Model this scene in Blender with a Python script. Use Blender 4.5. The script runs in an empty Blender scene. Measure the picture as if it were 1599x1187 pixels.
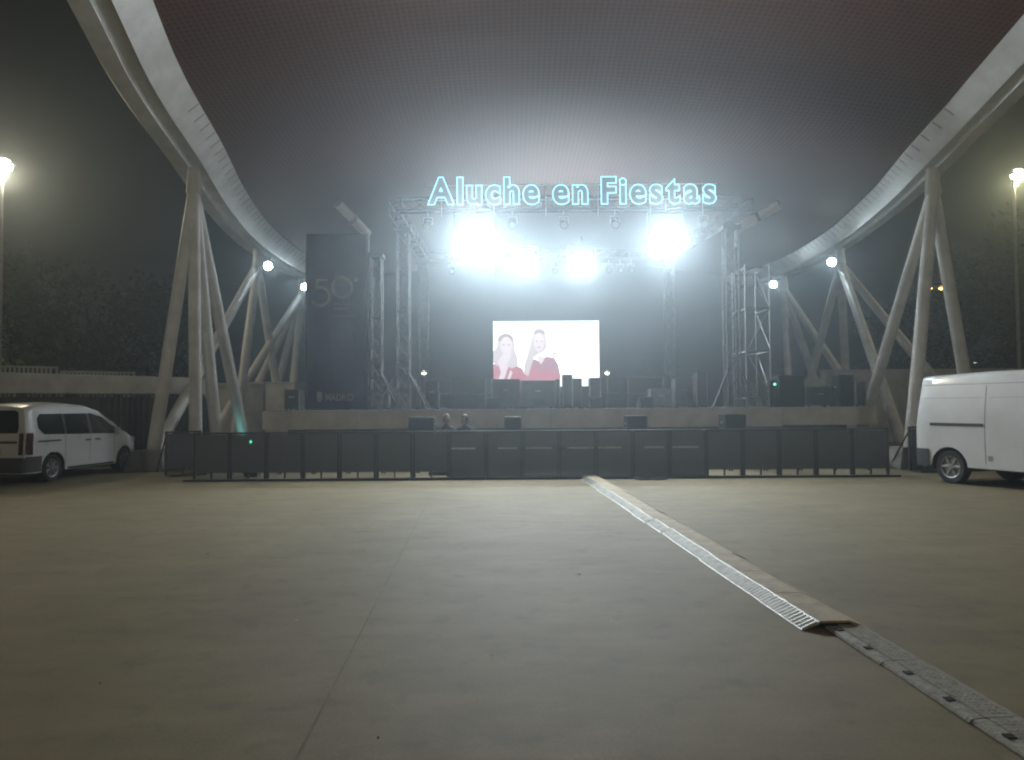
import bpy, bmesh, math, random
from mathutils import Vector, Matrix
random.seed(7)
R = math.radians
scene = bpy.context.scene
col = scene.collection

# ------------------------------------------------------------------ camera
W, H, F = 1599.0, 1187.0, 1150.0
CAMZ = 1.65
PITCH, ROLL = R(2.07), R(0.40)
fwd = Vector((0, math.cos(PITCH), math.sin(PITCH)))
right0 = Vector((1, 0, 0)); up0 = right0.cross(fwd)
right = right0 * math.cos(ROLL) - up0 * math.sin(ROLL)
up = up0 * math.cos(ROLL) + right0 * math.sin(ROLL)
cam_d = bpy.data.cameras.new('camera'); cam = bpy.data.objects.new('camera', cam_d); col.objects.link(cam)
cam_d.sensor_width = 36.0; cam_d.lens = 36.0 * F / W; cam_d.clip_end = 600; cam_d.clip_start = 0.05
cam.matrix_world = Matrix(((right.x, up.x, -fwd.x, 0), (right.y, up.y, -fwd.y, 0), (right.z, up.z, -fwd.z, CAMZ), (0, 0, 0, 1)))
scene.camera = cam

def at(px, py, Y):
    """real-world point at distance Y in front of the camera that the photograph shows at (px, py)"""
    d = fwd + right * ((px - W / 2) / F) + up * ((H / 2 - py) / F)
    return Vector((0, 0, CAMZ)) + d * (Y / d.y)

# ------------------------------------------------------------------ night sky, exposure, render
world = bpy.data.worlds.new('World'); scene.world = world; world.use_nodes = True
bgn = world.node_tree.nodes['Background']
bgn.inputs[0].default_value = (0.95, 0.86, 0.74, 1); bgn.inputs[1].default_value = 0.005   # light-polluted night sky
scene.view_settings.view_transform = 'Standard'; scene.view_settings.look = 'None'
scene.view_settings.exposure = 0.0; scene.view_settings.gamma = 1.0; scene.view_settings.use_curve_mapping = False
cy = scene.cycles
cy.use_denoising = True; cy.max_bounces = 5; cy.diffuse_bounces = 3; cy.glossy_bounces = 3
cy.volume_bounces = 0; cy.transparent_max_bounces = 10; cy.sample_clamp_indirect = 4.0
cy.filter_width = 2.1
cy.caustics_reflective = False; cy.caustics_refractive = False
FLOOD_W, NODE_W, STREET_W = 1900, 130, 1150
HAZE_DENSITY, HAZE_G = 0.0054, 0.81

# ------------------------------------------------------------------ materials
def nodes_of(m):
    m.use_nodes = True
    nt = m.node_tree
    return nt, nt.nodes, nt.links

def mat(name, rgb, rough=0.6, metal=0.0, var=0.12, scale=6.0, bump=0.0, bscale=60.0, coat=0.0, dirt=None, spec=None):
    m = bpy.data.materials.new(name); nt, N, L = nodes_of(m)
    b = N['Principled BSDF']; b.inputs['Roughness'].default_value = rough; b.inputs['Metallic'].default_value = metal
    if spec is not None: b.inputs['Specular IOR Level'].default_value = spec
    if coat: b.inputs['Coat Weight'].default_value = coat; b.inputs['Coat Roughness'].default_value = 0.08
    tc = N.new('ShaderNodeTexCoord'); n1 = N.new('ShaderNodeTexNoise'); n1.inputs['Scale'].default_value = scale
    n1.inputs['Detail'].default_value = 6; n1.inputs['Roughness'].default_value = 0.6
    L.new(tc.outputs['Object'], n1.inputs['Vector'])
    cr = N.new('ShaderNodeValToRGB'); L.new(n1.outputs['Fac'], cr.inputs['Fac'])
    lo = dirt if dirt else tuple(c * (1 - var) for c in rgb); hi = tuple(min(1, c * (1 + var)) for c in rgb)
    cr.color_ramp.elements[0].position = 0.3; cr.color_ramp.elements[0].color = (*lo, 1)
    cr.color_ramp.elements[1].position = 0.68; cr.color_ramp.elements[1].color = (*hi, 1)
    L.new(cr.outputs['Color'], b.inputs['Base Color'])
    mr = N.new('ShaderNodeMapRange'); mr.inputs[3].default_value = max(0.02, rough - 0.08); mr.inputs[4].default_value = min(1, rough + 0.1)
    L.new(n1.outputs['Fac'], mr.inputs[0]); L.new(mr.outputs[0], b.inputs['Roughness'])
    if bump:
        n2 = N.new('ShaderNodeTexNoise'); n2.inputs['Scale'].default_value = bscale; n2.inputs['Detail'].default_value = 4
        L.new(tc.outputs['Object'], n2.inputs['Vector'])
        bp = N.new('ShaderNodeBump'); bp.inputs['Strength'].default_value = bump; bp.inputs['Distance'].default_value = 0.02
        L.new(n2.outputs['Fac'], bp.inputs['Height']); L.new(bp.outputs['Normal'], b.inputs['Normal'])
    return m

def emit(name, rgb, s, sample=False):
    m = bpy.data.materials.new(name); nt, N, L = nodes_of(m)
    N.remove(N['Principled BSDF']); e = N.new('ShaderNodeEmission')
    e.inputs[0].default_value = (*rgb, 1); e.inputs[1].default_value = s
    L.new(e.outputs[0], N['Material Output'].inputs[0])
    if not sample: m.cycles.emission_sampling = 'NONE'
    return m

M = {}
M['white_steel'] = mat('white painted steel', (0.76, 0.75, 0.72), 0.45, 0, 0.1, 1.5, 0.05, 20, dirt=(0.62, 0.61, 0.57))
M['seam'] = mat('grey seam', (0.30, 0.30, 0.30), 0.7)
M['concrete_pale'] = mat('pale concrete', (0.66, 0.65, 0.62), 0.85, 0, 0.1, 2.2, 0.25, 40, dirt=(0.52, 0.51, 0.48))
M['fascia'] = mat('beige fascia', (0.70, 0.66, 0.58), 0.8, 0, 0.1, 1.6, 0.15, 50, dirt=(0.58, 0.545, 0.47))
M['concrete_dark'] = mat('weathered concrete', (0.27, 0.26, 0.24), 0.88, 0, 0.15, 3, 0.3, 40)
M['deck'] = mat('stage deck', (0.34, 0.33, 0.32), 0.6, 0, 0.15, 3, 0.1)
M['lit_edge'] = mat('white nosing', (0.7, 0.7, 0.68), 0.5)  # white puts the lamp light on the deck edge into the colour
M['dark'] = mat('black paint', (0.030, 0.030, 0.032), 0.6, 0, 0.2, 8, 0.1)
M['black_plastic'] = mat('black plastic', (0.022, 0.022, 0.023), 0.5, 0, 0.2, 10, 0.1)
M['grille'] = mat('speaker grille', (0.015, 0.015, 0.016), 0.75, 0.2, 0.3, 90, 0.4, 160)
M['case'] = mat('flight case', (0.055, 0.055, 0.06), 0.55, 0, 0.2, 5)
M['grey_case'] = mat('grey case', (0.19, 0.20, 0.20), 0.55, 0, 0.2, 4)
M['alu'] = mat('aluminium', (0.21, 0.215, 0.22), 0.55, 0.6, 0.12, 12)
M['galv'] = mat('galvanised steel', (0.40, 0.41, 0.41), 0.5, 0.75, 0.15, 8)
M['barrier'] = mat('black steel', (0.06, 0.06, 0.062), 0.5, 0.3, 0.2, 8)
M['rail_glint'] = mat('pale rail glint', (0.42, 0.43, 0.43), 0.5, 0.3, 0.3, 9)  # pale tone painted for light reflected off the barrier rail
M['fence'] = mat('grey fence paint', (0.10, 0.095, 0.085), 0.6, 0.2, 0.2, 5)
M['paint'] = mat('white car paint', (0.66, 0.67, 0.67), 0.28, 0, 0.03, 1.2, coat=0.8)
M['vpaint'] = mat('white van paint', (0.68, 0.69, 0.69), 0.3, 0, 0.05, 1.0, coat=0.7, dirt=(0.60, 0.60, 0.58))
M['glass'] = mat('car glass', (0.012, 0.014, 0.016), 0.06, 0, 0.05, 2, coat=0.5)
M['tyre'] = mat('tyre rubber', (0.018, 0.018, 0.018), 0.8, 0, 0.2, 20, 0.2)
M['rim'] = mat('silver wheel', (0.42, 0.42, 0.43), 0.35, 0.7, 0.1, 10)
M['bumper'] = mat('grey bumper plastic', (0.045, 0.045, 0.046), 0.65, 0, 0.15, 12)
M['redlens'] = mat('red lens', (0.055, 0.008, 0.008), 0.18, 0, 0.1, 4, coat=0.6)
M['clearlens'] = mat('clear lens', (0.5, 0.52, 0.54), 0.12, 0.2, 0.1, 4, coat=0.6)
M['plate'] = mat('number plate', (0.62, 0.62, 0.6), 0.4)
M['bark'] = mat('bark', (0.085, 0.065, 0.048), 0.9, 0, 0.3, 9, 0.5, 30)
M['leaf'] = mat('leaves', (0.060, 0.085, 0.026), 0.65, 0, 0.35, 1.1)
M['leaf_b'] = mat('yellow green leaves', (0.085, 0.10, 0.028), 0.65, 0, 0.35, 1.1)
M['banner'] = mat('navy banner cloth', (0.055, 0.052, 0.135), 0.8, 0, 0.15, 2, 0.1, 30)
M['print'] = mat('pale print', (0.44, 0.42, 0.47), 0.8, 0, 0.05)
M['skin'] = mat('skin', (0.42, 0.26, 0.19), 0.55)
M['hair'] = mat('hair', (0.05, 0.035, 0.025), 0.5, 0, 0.3, 40)
M['hair_b'] = mat('brown hair', (0.11, 0.08, 0.05), 0.5, 0, 0.3, 40)
M['cloth_d'] = mat('dark clothes', (0.035, 0.037, 0.042), 0.85, 0, 0.2, 14)
M['cloth_p'] = mat('grey violet clothes', (0.10, 0.09, 0.105), 0.85, 0, 0.2, 14)
M['rubber'] = mat('grey cable protector', (0.36, 0.345, 0.29), 0.75, 0, 0.3, 22, 0.6, 60, dirt=(0.22, 0.21, 0.18))
M['hole'] = mat('dark slot', (0.012, 0.012, 0.012), 0.9)
M['slot'] = mat('shaded slot', (0.34, 0.33, 0.29), 0.7)
M['paper'] = mat('paper scrap', (0.6, 0.59, 0.55), 0.8)
M['dryleaf'] = mat('dry leaf', (0.07, 0.055, 0.035), 0.85)
M['plywood'] = mat('worn brown ramp top', (0.38, 0.30, 0.19), 0.7, 0, 0.25, 7, 0.25, 40, dirt=(0.27, 0.215, 0.14))
M['flood_lens'] = emit('lit flood lens', (0.86, 0.96, 1.0), 60)
M['node_lens'] = emit('lit node lens', (0.80, 0.95, 1.0), 40)
M['street_lens'] = emit('lit street lens', (1.0, 0.90, 0.68), 40)
M['street_lens_b'] = emit('lit warm street lens', (1.0, 0.93, 0.62), 30)
M['orange_lens'] = emit('orange lens', (1.0, 0.56, 0.16), 14)
M['small_lens'] = emit('small lens', (1.0, 0.92, 0.7), 6)
M['green_led'] = emit('green led', (0.12, 1.0, 0.62), 3.2)
M['teal_lens'] = emit('teal lens', (0.2, 0.9, 0.85), 1.2)
M['neon'] = emit('cyan neon tube', (0.30, 0.80, 1.0), 1.9)
M['neon_face'] = mat('sign letter face', (0.25, 0.32, 0.36), 0.5)

def ground_mat():
    m = bpy.data.materials.new('brushed concrete'); nt, N, L = nodes_of(m); b = N['Principled BSDF']
    tc = N.new('ShaderNodeTexCoord')
    def noise(s, d=6, r=0.6, sx=1, sy=1):
        mp = N.new('ShaderNodeMapping'); mp.inputs['Scale'].default_value = (sx, sy, 1); L.new(tc.outputs['Object'], mp.inputs[0])
        n = N.new('ShaderNodeTexNoise'); n.inputs['Scale'].default_value = s; n.inputs['Detail'].default_value = d; n.inputs['Roughness'].default_value = r
        L.new(mp.outputs[0], n.inputs['Vector']); return n
    big = noise(0.35, 5, 0.55, 1, 0.7); mid = noise(1.7, 7, 0.65, 0.7, 1.3); fine = noise(55, 5, 0.7); spot = noise(4.2, 3, 0.5)
    r1 = N.new('ShaderNodeValToRGB'); L.new(big.outputs['Fac'], r1.inputs[0])
    r1.color_ramp.elements[0].position = 0.30; r1.color_ramp.elements[0].color = (0.190, 0.152, 0.082, 1)
    r1.color_ramp.elements[1].position = 0.70; r1.color_ramp.elements[1].color = (0.255, 0.206, 0.115, 1)
    def mul(a, f, lo, hi):
        mr = N.new('ShaderNodeMapRange'); mr.inputs[1].default_value = 0.3; mr.inputs[2].default_value = 0.7
        mr.inputs[3].default_value = lo; mr.inputs[4].default_value = hi; L.new(f, mr.inputs[0])
        mx = N.new('ShaderNodeMix'); mx.data_type = 'RGBA'; mx.blend_type = 'MULTIPLY'; mx.inputs[0].default_value = 1
        L.new(a, mx.inputs[6]); L.new(mr.outputs[0], mx.inputs[7]); return mx.outputs[2]
    c = mul(r1.outputs[0], mid.outputs['Fac'], 0.80, 1.10); c = mul(c, fine.outputs['Fac'], 0.85, 1.12)
    st = N.new('ShaderNodeMapRange'); st.inputs[1].default_value = 0.56; st.inputs[2].default_value = 0.74; st.inputs[3].default_value = 1.0; st.inputs[4].default_value = 0.80
    L.new(spot.outputs['Fac'], st.inputs[0])
    mx = N.new('ShaderNodeMix'); mx.data_type = 'RGBA'; mx.blend_type = 'MULTIPLY'; mx.inputs[0].default_value = 1
    L.new(c, mx.inputs[6]); L.new(st.outputs[0], mx.inputs[7])
    L.new(mx.outputs[2], b.inputs['Base Color']); b.inputs['Roughness'].default_value = 0.72; b.inputs['Specular IOR Level'].default_value = 0.35
    bp = N.new('ShaderNodeBump'); bp.inputs['Strength'].default_value = 0.25; bp.inputs['Distance'].default_value = 0.008
    L.new(fine.outputs['Fac'], bp.inputs['Height']); L.new(bp.outputs['Normal'], b.inputs['Normal'])
    return m
M['ground'] = ground_mat()

def ceiling_mat():
    m = bpy.data.materials.new('perforated ceiling sheet'); nt, N, L = nodes_of(m); b = N['Principled BSDF']
    tc = N.new('ShaderNodeTexCoord'); v = N.new('ShaderNodeTexVoronoi'); v.voronoi_dimensions = '2D'
    v.inputs['Scale'].default_value = 7.6; v.inputs['Randomness'].default_value = 0.0
    L.new(tc.outputs['Object'], v.inputs['Vector'])
    r = N.new('ShaderNodeValToRGB'); L.new(v.outputs['Distance'], r.inputs[0])
    r.color_ramp.elements[0].position = 0.28; r.color_ramp.elements[0].color = (0.060, 0.020, 0.008, 1)
    r.color_ramp.elements[1].position = 0.42; r.color_ramp.elements[1].color = (0.135, 0.046, 0.020, 1)
    L.new(r.outputs[0], b.inputs['Base Color']); b.inputs['Roughness'].default_value = 0.8
    return m
M['ceiling'] = ceiling_mat()

def scrim_mat():
    m = bpy.data.materials.new('black barrier scrim'); nt, N, L = nodes_of(m); b = N['Principled BSDF']
    b.inputs['Base Color'].default_value = (0.15, 0.15, 0.154, 1); b.inputs['Roughness'].default_value = 0.8
    t = N.new('ShaderNodeBsdfTransparent'); mx = N.new('ShaderNodeMixShader'); mx.inputs[0].default_value = 0.74
    L.new(t.outputs[0], mx.inputs[1]); L.new(b.outputs[0], mx.inputs[2]); L.new(mx.outputs[0], N['Material Output'].inputs[0])
    return m
M['scrim'] = scrim_mat()

def tread_mat():
    m = mat('ribbed aluminium tread', (0.60, 0.59, 0.54), 0.5, 0.35, 0.15, 14, dirt=(0.32, 0.31, 0.28))
    return m
M['tread'] = tread_mat()

# ------------------------------------------------------------------ mesh helpers
class MB:
    def __init__(s): s.v = []; s.f = []
    def add(s, vs, fs):
        o = len(s.v); s.v += [tuple(p) for p in vs]; s.f += [tuple(i + o for i in f) for f in fs]; return s
    def box(s, c, d, rz=0.0, rot=None):
        hx, hy, hz = d[0] / 2, d[1] / 2, d[2] / 2
        m = rot if rot is not None else Matrix.Rotation(rz, 3, 'Z')
        vs = [Vector(c) + m @ Vector((x * hx, y * hy, z * hz)) for x in (-1, 1) for y in (-1, 1) for z in (-1, 1)]
        return s.add(vs, [(0, 1, 3, 2), (4, 6, 7, 5), (0, 4, 5, 1), (2, 3, 7, 6), (0, 2, 6, 4), (1, 5, 7, 3)])
    def bbox(s, a, b):
        return s.box([(a[i] + b[i]) / 2 for i in range(3)], [abs(b[i] - a[i]) for i in range(3)])
    def tube(s, a, b, r, r2=None, n=10, cap=True):
        a = Vector(a); b = Vector(b); r2 = r if r2 is None else r2
        d = (b - a).normalized(); q = Vector((0, 0, 1)) if abs(d.z) < 0.95 else Vector((1, 0, 0))
        u = d.cross(q).normalized(); w = d.cross(u)
        vs = []
        for k in range(n):
            t = 2 * math.pi * k / n; e = u * math.cos(t) + w * math.sin(t)
            vs += [a + e * r, b + e * r2]
        fs = [(2 * k, 2 * ((k + 1) % n), 2 * ((k + 1) % n) + 1, 2 * k + 1) for k in range(n)]
        if cap: fs += [tuple(2 * k for k in range(n))[::-1], tuple(2 * k + 1 for k in range(n))]
        return s.add(vs, fs)
    def path(s, pts, r, n=8):
        for a, b in zip(pts[:-1], pts[1:]): s.tube(a, b, r, n=n)
        return s
    def prism(s, poly, a, b, fn):
        """poly: 2-D outline, swept between a and b by fn(u, v, t)"""
        n = len(poly); vs = [fn(u, v, a) for u, v in poly] + [fn(u, v, b) for u, v in poly]
        fs = [tuple(range(n))[::-1], tuple(range(n, 2 * n))] + [(k, (k + 1) % n, n + (k + 1) % n, n + k) for k in range(n)]
        return s.add(vs, fs)
    def grid(s, rows):
        o = []; nr, nc = len(rows), len(rows[0])
        for r in rows: o += list(r)
        return s.add(o, [(i * nc + j, i * nc + j + 1, (i + 1) * nc + j + 1, (i + 1) * nc + j) for i in range(nr - 1) for j in range(nc - 1)])
    def sphere(s, c, r, n=10, m=7, sc=(1, 1, 1)):
        rows = []
        for i in range(m + 1):
            p = math.pi * i / m
            rows.append([Vector(c) + Vector((r * sc[0] * math.sin(p) * math.cos(2 * math.pi * j / n), r * sc[1] * math.sin(p) * math.sin(2 * math.pi * j / n), r * sc[2] * math.cos(p))) for j in range(n + 1)])
        return s.grid(rows)
    def build(s, name, m, parent=None, smooth=False, bevel=0.0, fixn=True):
        me = bpy.data.meshes.new(name); me.from_pydata(s.v, [], s.f)
        if fixn:
            bm = bmesh.new(); bm.from_mesh(me); bmesh.ops.remove_doubles(bm, verts=bm.verts, dist=1e-5)
            bmesh.ops.recalc_face_normals(bm, faces=bm.faces); bm.to_mesh(me); bm.free()
        me.materials.append(m if not isinstance(m, str) else M[m])
        o = bpy.data.objects.new(name, me); col.objects.link(o)
        if parent is not None: o.parent = parent
        if smooth:
            for p in me.polygons: p.use_smooth = True
            if smooth == 'auto': me.set_sharp_from_angle(angle=R(38))
        if bevel:
            md = o.modifiers.new('bevel', 'BEVEL'); md.width = bevel; md.segments = 2; md.limit_method = 'ANGLE'; md.angle_limit = R(40)
        return o

def tag(o, label, cat, group=None, kind=None):
    if label: o['label'] = label
    if cat: o['category'] = cat
    if group: o['group'] = group
    if kind: o['kind'] = kind
    return o

def thing(name, label, cat, loc=(0, 0, 0), rz=0.0, group=None):
    o = bpy.data.objects.new(name, None); col.objects.link(o)
    o.location = loc; o.rotation_euler = (0, 0, rz); o.empty_display_size = 0.2
    return tag(o, label, cat, group)

def copy_tree(o, parent=None, label=None):
    c = o.copy(); col.objects.link(c); c.parent = parent
    if label: c['label'] = label
    for ch in list(o.children): copy_tree(ch, c)
    return c

ORD = ['first', 'second', 'third', 'fourth', 'fifth', 'sixth', 'seventh', 'eighth', 'ninth', 'tenth', 'eleventh', 'twelfth', 'thirteenth',
       'fourteenth', 'fifteenth', 'sixteenth', 'seventeenth', 'eighteenth', 'nineteenth', 'twentieth']

def light(name, typ, loc, power, rgb, target=None, size=120, blend=0.6, radius=0.1, parent=None):
    d = bpy.data.lights.new(name, typ); d.energy = power; d.color = rgb; d.shadow_soft_size = radius
    if typ == 'SPOT': d.spot_size = R(size); d.spot_blend = blend
    o = bpy.data.objects.new(name, d); col.objects.link(o)
    if target is not None:
        o.rotation_euler = (Vector(target) - Vector(loc)).to_track_quat('-Z', 'Y').to_euler()
    o.location = loc
    if parent is not None:
        o.parent = parent; o.matrix_parent_inverse = parent.matrix_basis.inverted()
    return o

# ------------------------------------------------------------------ ground
g = MB().grid([[(x, y, 0) for x in (-75, -20, 0, 20, 75)] for y in (-20, 0, 20, 60, 120)]).build('ground', 'ground', fixn=False)
tag(g, 'pale brushed concrete ground of the square', None, kind='structure')
a, b_ = at(664, 790, 1), at(462, 1187, 1)
def on_ground(px, py, z=0.0):
    d = at(px, py, 1.0) - Vector((0, 0, CAMZ)); t = (z - CAMZ) / d.z
    return Vector((0, 0, CAMZ)) + d * t
p0, p1 = on_ground(676, 768), on_ground(462, 1187)
dv = (p1 - p0).normalized(); p1 = p1 + dv * 6; nv = Vector((-dv.y, dv.x, 0)) * 0.0045
MB().add([p0 + nv + Vector((0, 0, .004)), p0 - nv + Vector((0, 0, .004)), p1 - nv + Vector((0, 0, .004)), p1 + nv + Vector((0, 0, .004))], [(0, 1, 2, 3)]).build('expansion_joint', mat('joint sealant', (0.145, 0.122, 0.08), 0.85, var=0.4, scale=3), g)

# ------------------------------------------------------------------ stage
STZ, SY0, SY1 = 1.57, 21.0, 31.5
SX0, SX1 = at(393, 640, SY0).x, at(1368, 640, SY0).x
stage = thing('stage', 'wide raised concrete stage with beige fascia and rounded left corner', 'stage', (1.5, 26, 0))
def S(p): return (p[0] - 1.5, p[1] - 26, p[2])
rad = 1.1
outline = [(SX1, SY0), (SX1, SY1), (SX0, SY1), (SX0, SY0 + rad)] + [(SX0 + rad - rad * math.cos(t), SY0 + rad - rad * math.sin(t)) for t in [R(k) for k in range(9, 91, 9)]]
MB().prism(outline, 1.54, STZ, lambda u, v, t: S((u, v, t))).build('deck', 'deck', stage)
front = outline[3:] ; front_pts = front + [(SX1, SY0)]
# fascia panels: curved corner, then straight lengths with joints
def fascia(pts, off=0.0, z0=1.03, z1=1.538, th=0.12):
    mb = MB(); rows = []
    for (x, y) in pts: rows.append([S((x, y - off, z0)), S((x, y - off, z1))])
    mb.grid(rows)
    rows2 = [[S((x + 0.0, y + th, z0)), S((x, y + th, z1))] for (x, y) in pts]
    mb.grid(rows2)
    mb.grid([[r[0], q[0]] for r, q in zip(rows, rows2)]); mb.grid([[r[1], q[1]] for r, q in zip(rows, rows2)])
    mb.add([rows[0][0], rows[0][1], rows2[0][1], rows2[0][0]], [(0, 1, 2, 3)]); mb.add([rows[-1][0], rows[-1][1], rows2[-1][1], rows2[-1][0]], [(0, 1, 2, 3)])
    return mb
fascia(front, 0.01).build('fascia_panel', 'fascia', stage, smooth='auto')
xs = [SX0 + rad + 0.012] + [at(px, 650, SY0).x for px in (560, 700, 860, 1010, 1222)] + [SX1]
for k in range(len(xs) - 1):
    fascia([(xs[k] + 0.006, SY0), (xs[k + 1] - 0.006, SY0)], 0.01 if k != 5 else 0.05, 1.03 + (0.04 if k == 5 else 0)).build('fascia_panel', 'fascia', stage)
MB().bbox(S((xs[0], SY0 - 0.02, 1.542)), S((SX1, SY0 + 0.04, 1.582))).build('lit_edge', 'lit_edge', stage, bevel=0.006)  # thin white strip painting the deck's top edge as lit by the lamps
MB().bbox(S((SX0 + 0.8, SY0 + 0.75, 0)), S((SX1 - 0.5, SY1 - 0.3, 1.538))).build('plinth', mat('dark plinth wall', (0.12, 0.115, 0.105), 0.9, bump=0.2), stage)
# rear railing along the back of the stage
rail = thing('railing', 'thin grey metal railing along the back edge of the stage', 'railing', (1.5, 31.2, STZ))
for zz in (0.62, 1.28): MB().tube((-5.6, 0, zz), (6.4, 0, zz), 0.028).build('rail', 'galv', rail, smooth=True)
for k in range(9): MB().tube((-5.6 + 1.5 * k, 0, 0), (-5.6 + 1.5 * k, 0, 1.28), 0.028).build('post', 'galv', rail, smooth=True)

# ------------------------------------------------------------------ canopy: two white girders on raking legs with a dark ceiling between
canopy = thing('pavilion_canopy', 'huge white steel canopy on raking legs with dark perforated ceiling over the stage', 'canopy', (1.5, 20, 0))
CO = Vector((1.5, 20, 0))
def catmull(P, n=8):
    out = []
    for i in range(len(P) - 1):
        p0_, p1_, p2_, p3_ = P[max(i - 1, 0)], P[i], P[i + 1], P[min(i + 2, len(P) - 1)]
        for k in range(n):
            t = k / n
            out.append(0.5 * ((2 * p1_) + (p2_ - p0_) * t + (2 * p0_ - 5 * p1_ + 4 * p2_ - p3_) * t * t + (3 * p1_ - p0_ - 3 * p2_ + p3_) * t ** 3))
    out.append(P[-1]); return out
Lk = [at(150, 0, 13.6), at(226, 149, 16.5), at(300, 258, 20.0), at(347, 330, 24.0), at(402, 388, 29.0), at(474, 432, 35.0)]
Rk = [at(1612, 104, 15.5), at(1532, 186, 17.6), at(1457, 262, 19.6), at(1390, 326, 24.0), at(1310, 386, 29.5), at(1226, 428, 35.5)]
Lp = catmull([Vector((-5.2, -4, 12.2)), Vector((-6.0, 5, 10.9))] + Lk + [Vector((Lk[-1].x + 1.2, 39.5, Lk[-1].z))], 8)
Rp = catmull([Vector((8.6, -4, 11.4)), Vector((9.9, 5, 10.25))] + Rk + [Vector((Rk[-1].x - 1.2, 39.5, Rk[-1].z))], 8)
PROFS = {}
for sd, kk in ((-1, 1.0), (1, .84)):   # slanted inner face, recessed groove, flat outer flange
    PROFS[sd] = [(x * kk, z * kk) for x, z in ((-.80, .60), (-.76, .68), (.52, .68), (.56, .60), (.56, .05), (.52, .0), (.12, .0), (.10, .15), (-.22, .15), (-.25, .06))]
def frames(P, side):
    out = []
    for i, p in enumerate(P):
        t = (P[min(i + 1, len(P) - 1)] - P[max(i - 1, 0)]).normalized()
        o = t.cross(Vector((0, 0, 1))).normalized() * (1 if side > 0 else -1)
        if o.x * side < 0: o = -o
        u = o.cross(t); u = u if u.z > 0 else -u
        out.append((p, o, u, t))
    return out
inner = {}
for P, side, nm in ((Lp, -1, 'left'), (Rp, 1, 'right')):
    fr = frames(P, side)
    PROF = PROFS[side]
    rows = [[(p + o * x + u * z - CO) for x, z in PROF + PROF[:1]] for p, o, u, t in fr]
    beam = MB().grid(rows); beam.add(rows[0][:-1], [tuple(range(10))]); beam.add(rows[-1][:-1], [tuple(range(10))])
    bo = beam.build('girder', 'white_steel', canopy, smooth='auto')
    inner[side] = [p + o * PROF[1][0] + u * PROF[1][1] for p, o, u, t in fr]
    # seams between the lining strips on the inner face, thin proud battens
    acc = 0.0; nxt = 0.0
    for i in range(len(fr) - 1):
        p, o, u, t = fr[i]; q = fr[i + 1][0]; seg = (q - p).length
        if not (17.6 < p.y < 33): continue
        while nxt < acc + seg:
            s_ = (nxt - acc) / seg; c = p.lerp(q, s_)
            e0, e1 = PROF[-1], PROF[0]
            nrm = (o * -0.62 + u * -0.61).normalized() * 0.008
            a_ = c + o * (e0[0] * 0.45 + e1[0] * 0.55) + u * (e0[1] * 0.45 + e1[1] * 0.55) + nrm; b2 = c + o * e1[0] * 0.985 + u * e1[1] * 0.985 + nrm
            w2 = t * 0.022
            MB().add([a_ - w2 - CO, a_ + w2 - CO, b2 + w2 - CO, b2 - w2 - CO], [(0, 1, 2, 3)]).build('seam', 'seam', bo)
            nxt += 0.48
        acc += seg
rows = []
for a_, b2 in zip(inner[-1], inner[1]):
    r = []
    for k in range(25):
        t = k / 24; p = a_.lerp(b2, t); p = p + Vector((0, 0, 0.9 * math.sin(math.pi * t) - 0.02)); r.append(p - CO)
    rows.append(r)
MB().grid(rows).build('ceiling_sheet', 'ceiling', canopy, smooth=True)
# legs: (node px, node depth) -> (foot px, foot depth)
def leg(a_, b2, r=0.172):
    MB().tube(a_ - CO, b2 - CO, r * 0.88, r, n=16).build('leg', 'white_steel', canopy, smooth='auto')
def neck(p, h=0.62):
    MB().tube(p + Vector((0, 0, 0.08)) - CO, p - Vector((0, 0, h)) - CO, 0.15, 0.20, n=16).build('node_neck', 'white_steel', canopy, smooth='auto')
nL1, nL2, nL3 = at(303, 268, 20), at(402, 392, 29), at(472, 438, 35)
nR1, nR2, nR3 = at(1456, 268, 19.6), at(1312, 392, 29.5), at(1224, 434, 35.5)
for n_ in (nL1, nL2, nL3, nR1, nR2, nR3): neck(n_)
def foot(px, py, Y):
    p = at(px, py, Y); p.z = max(p.z, 0.0) ; return p
fA = at(238, 712, 20.0); fB = at(306, 706, 20.6); fC = at(340, 700, 22.0); fD = at(384, 682, 24.0)
fE = at(366, 660, 26.0); fF = at(322, 676, 25.5)
for f_ in (fA, fB, fC, fD, fE, fF): f_.z = 0.35
for n_, f_ in ((nL1, fA), (nL1, fB), (nL1, fC), (nL1, fD), (nL2, fA), (nL2, fE), (nL3, fF)):
    leg(n_ - Vector((0, 0, .55)), f_)
for f_ in (fA, fB, fC, fD, fE, fF):
    MB().prism([(-.55, -.5), (.55, -.5), (.55, .5), (-.55, .5)], 0, 1, lambda u, v, t: Vector((f_.x + u * (1 - .3 * t), f_.y + v * (1 - .3 * t), .55 * t)) - CO).build('pedestal', 'concrete_dark', canopy, bevel=0.02)
PLZ = 2.80
for px, Y in ((431, 32.5), (403, 33.0), (434, 34.5), (458, 33.5)):
    q = at(px, 598, Y); q.z = PLZ - 0.02
    leg((nL2 if px == 431 else nL3) - Vector((0, 0, .55)), q)
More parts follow.
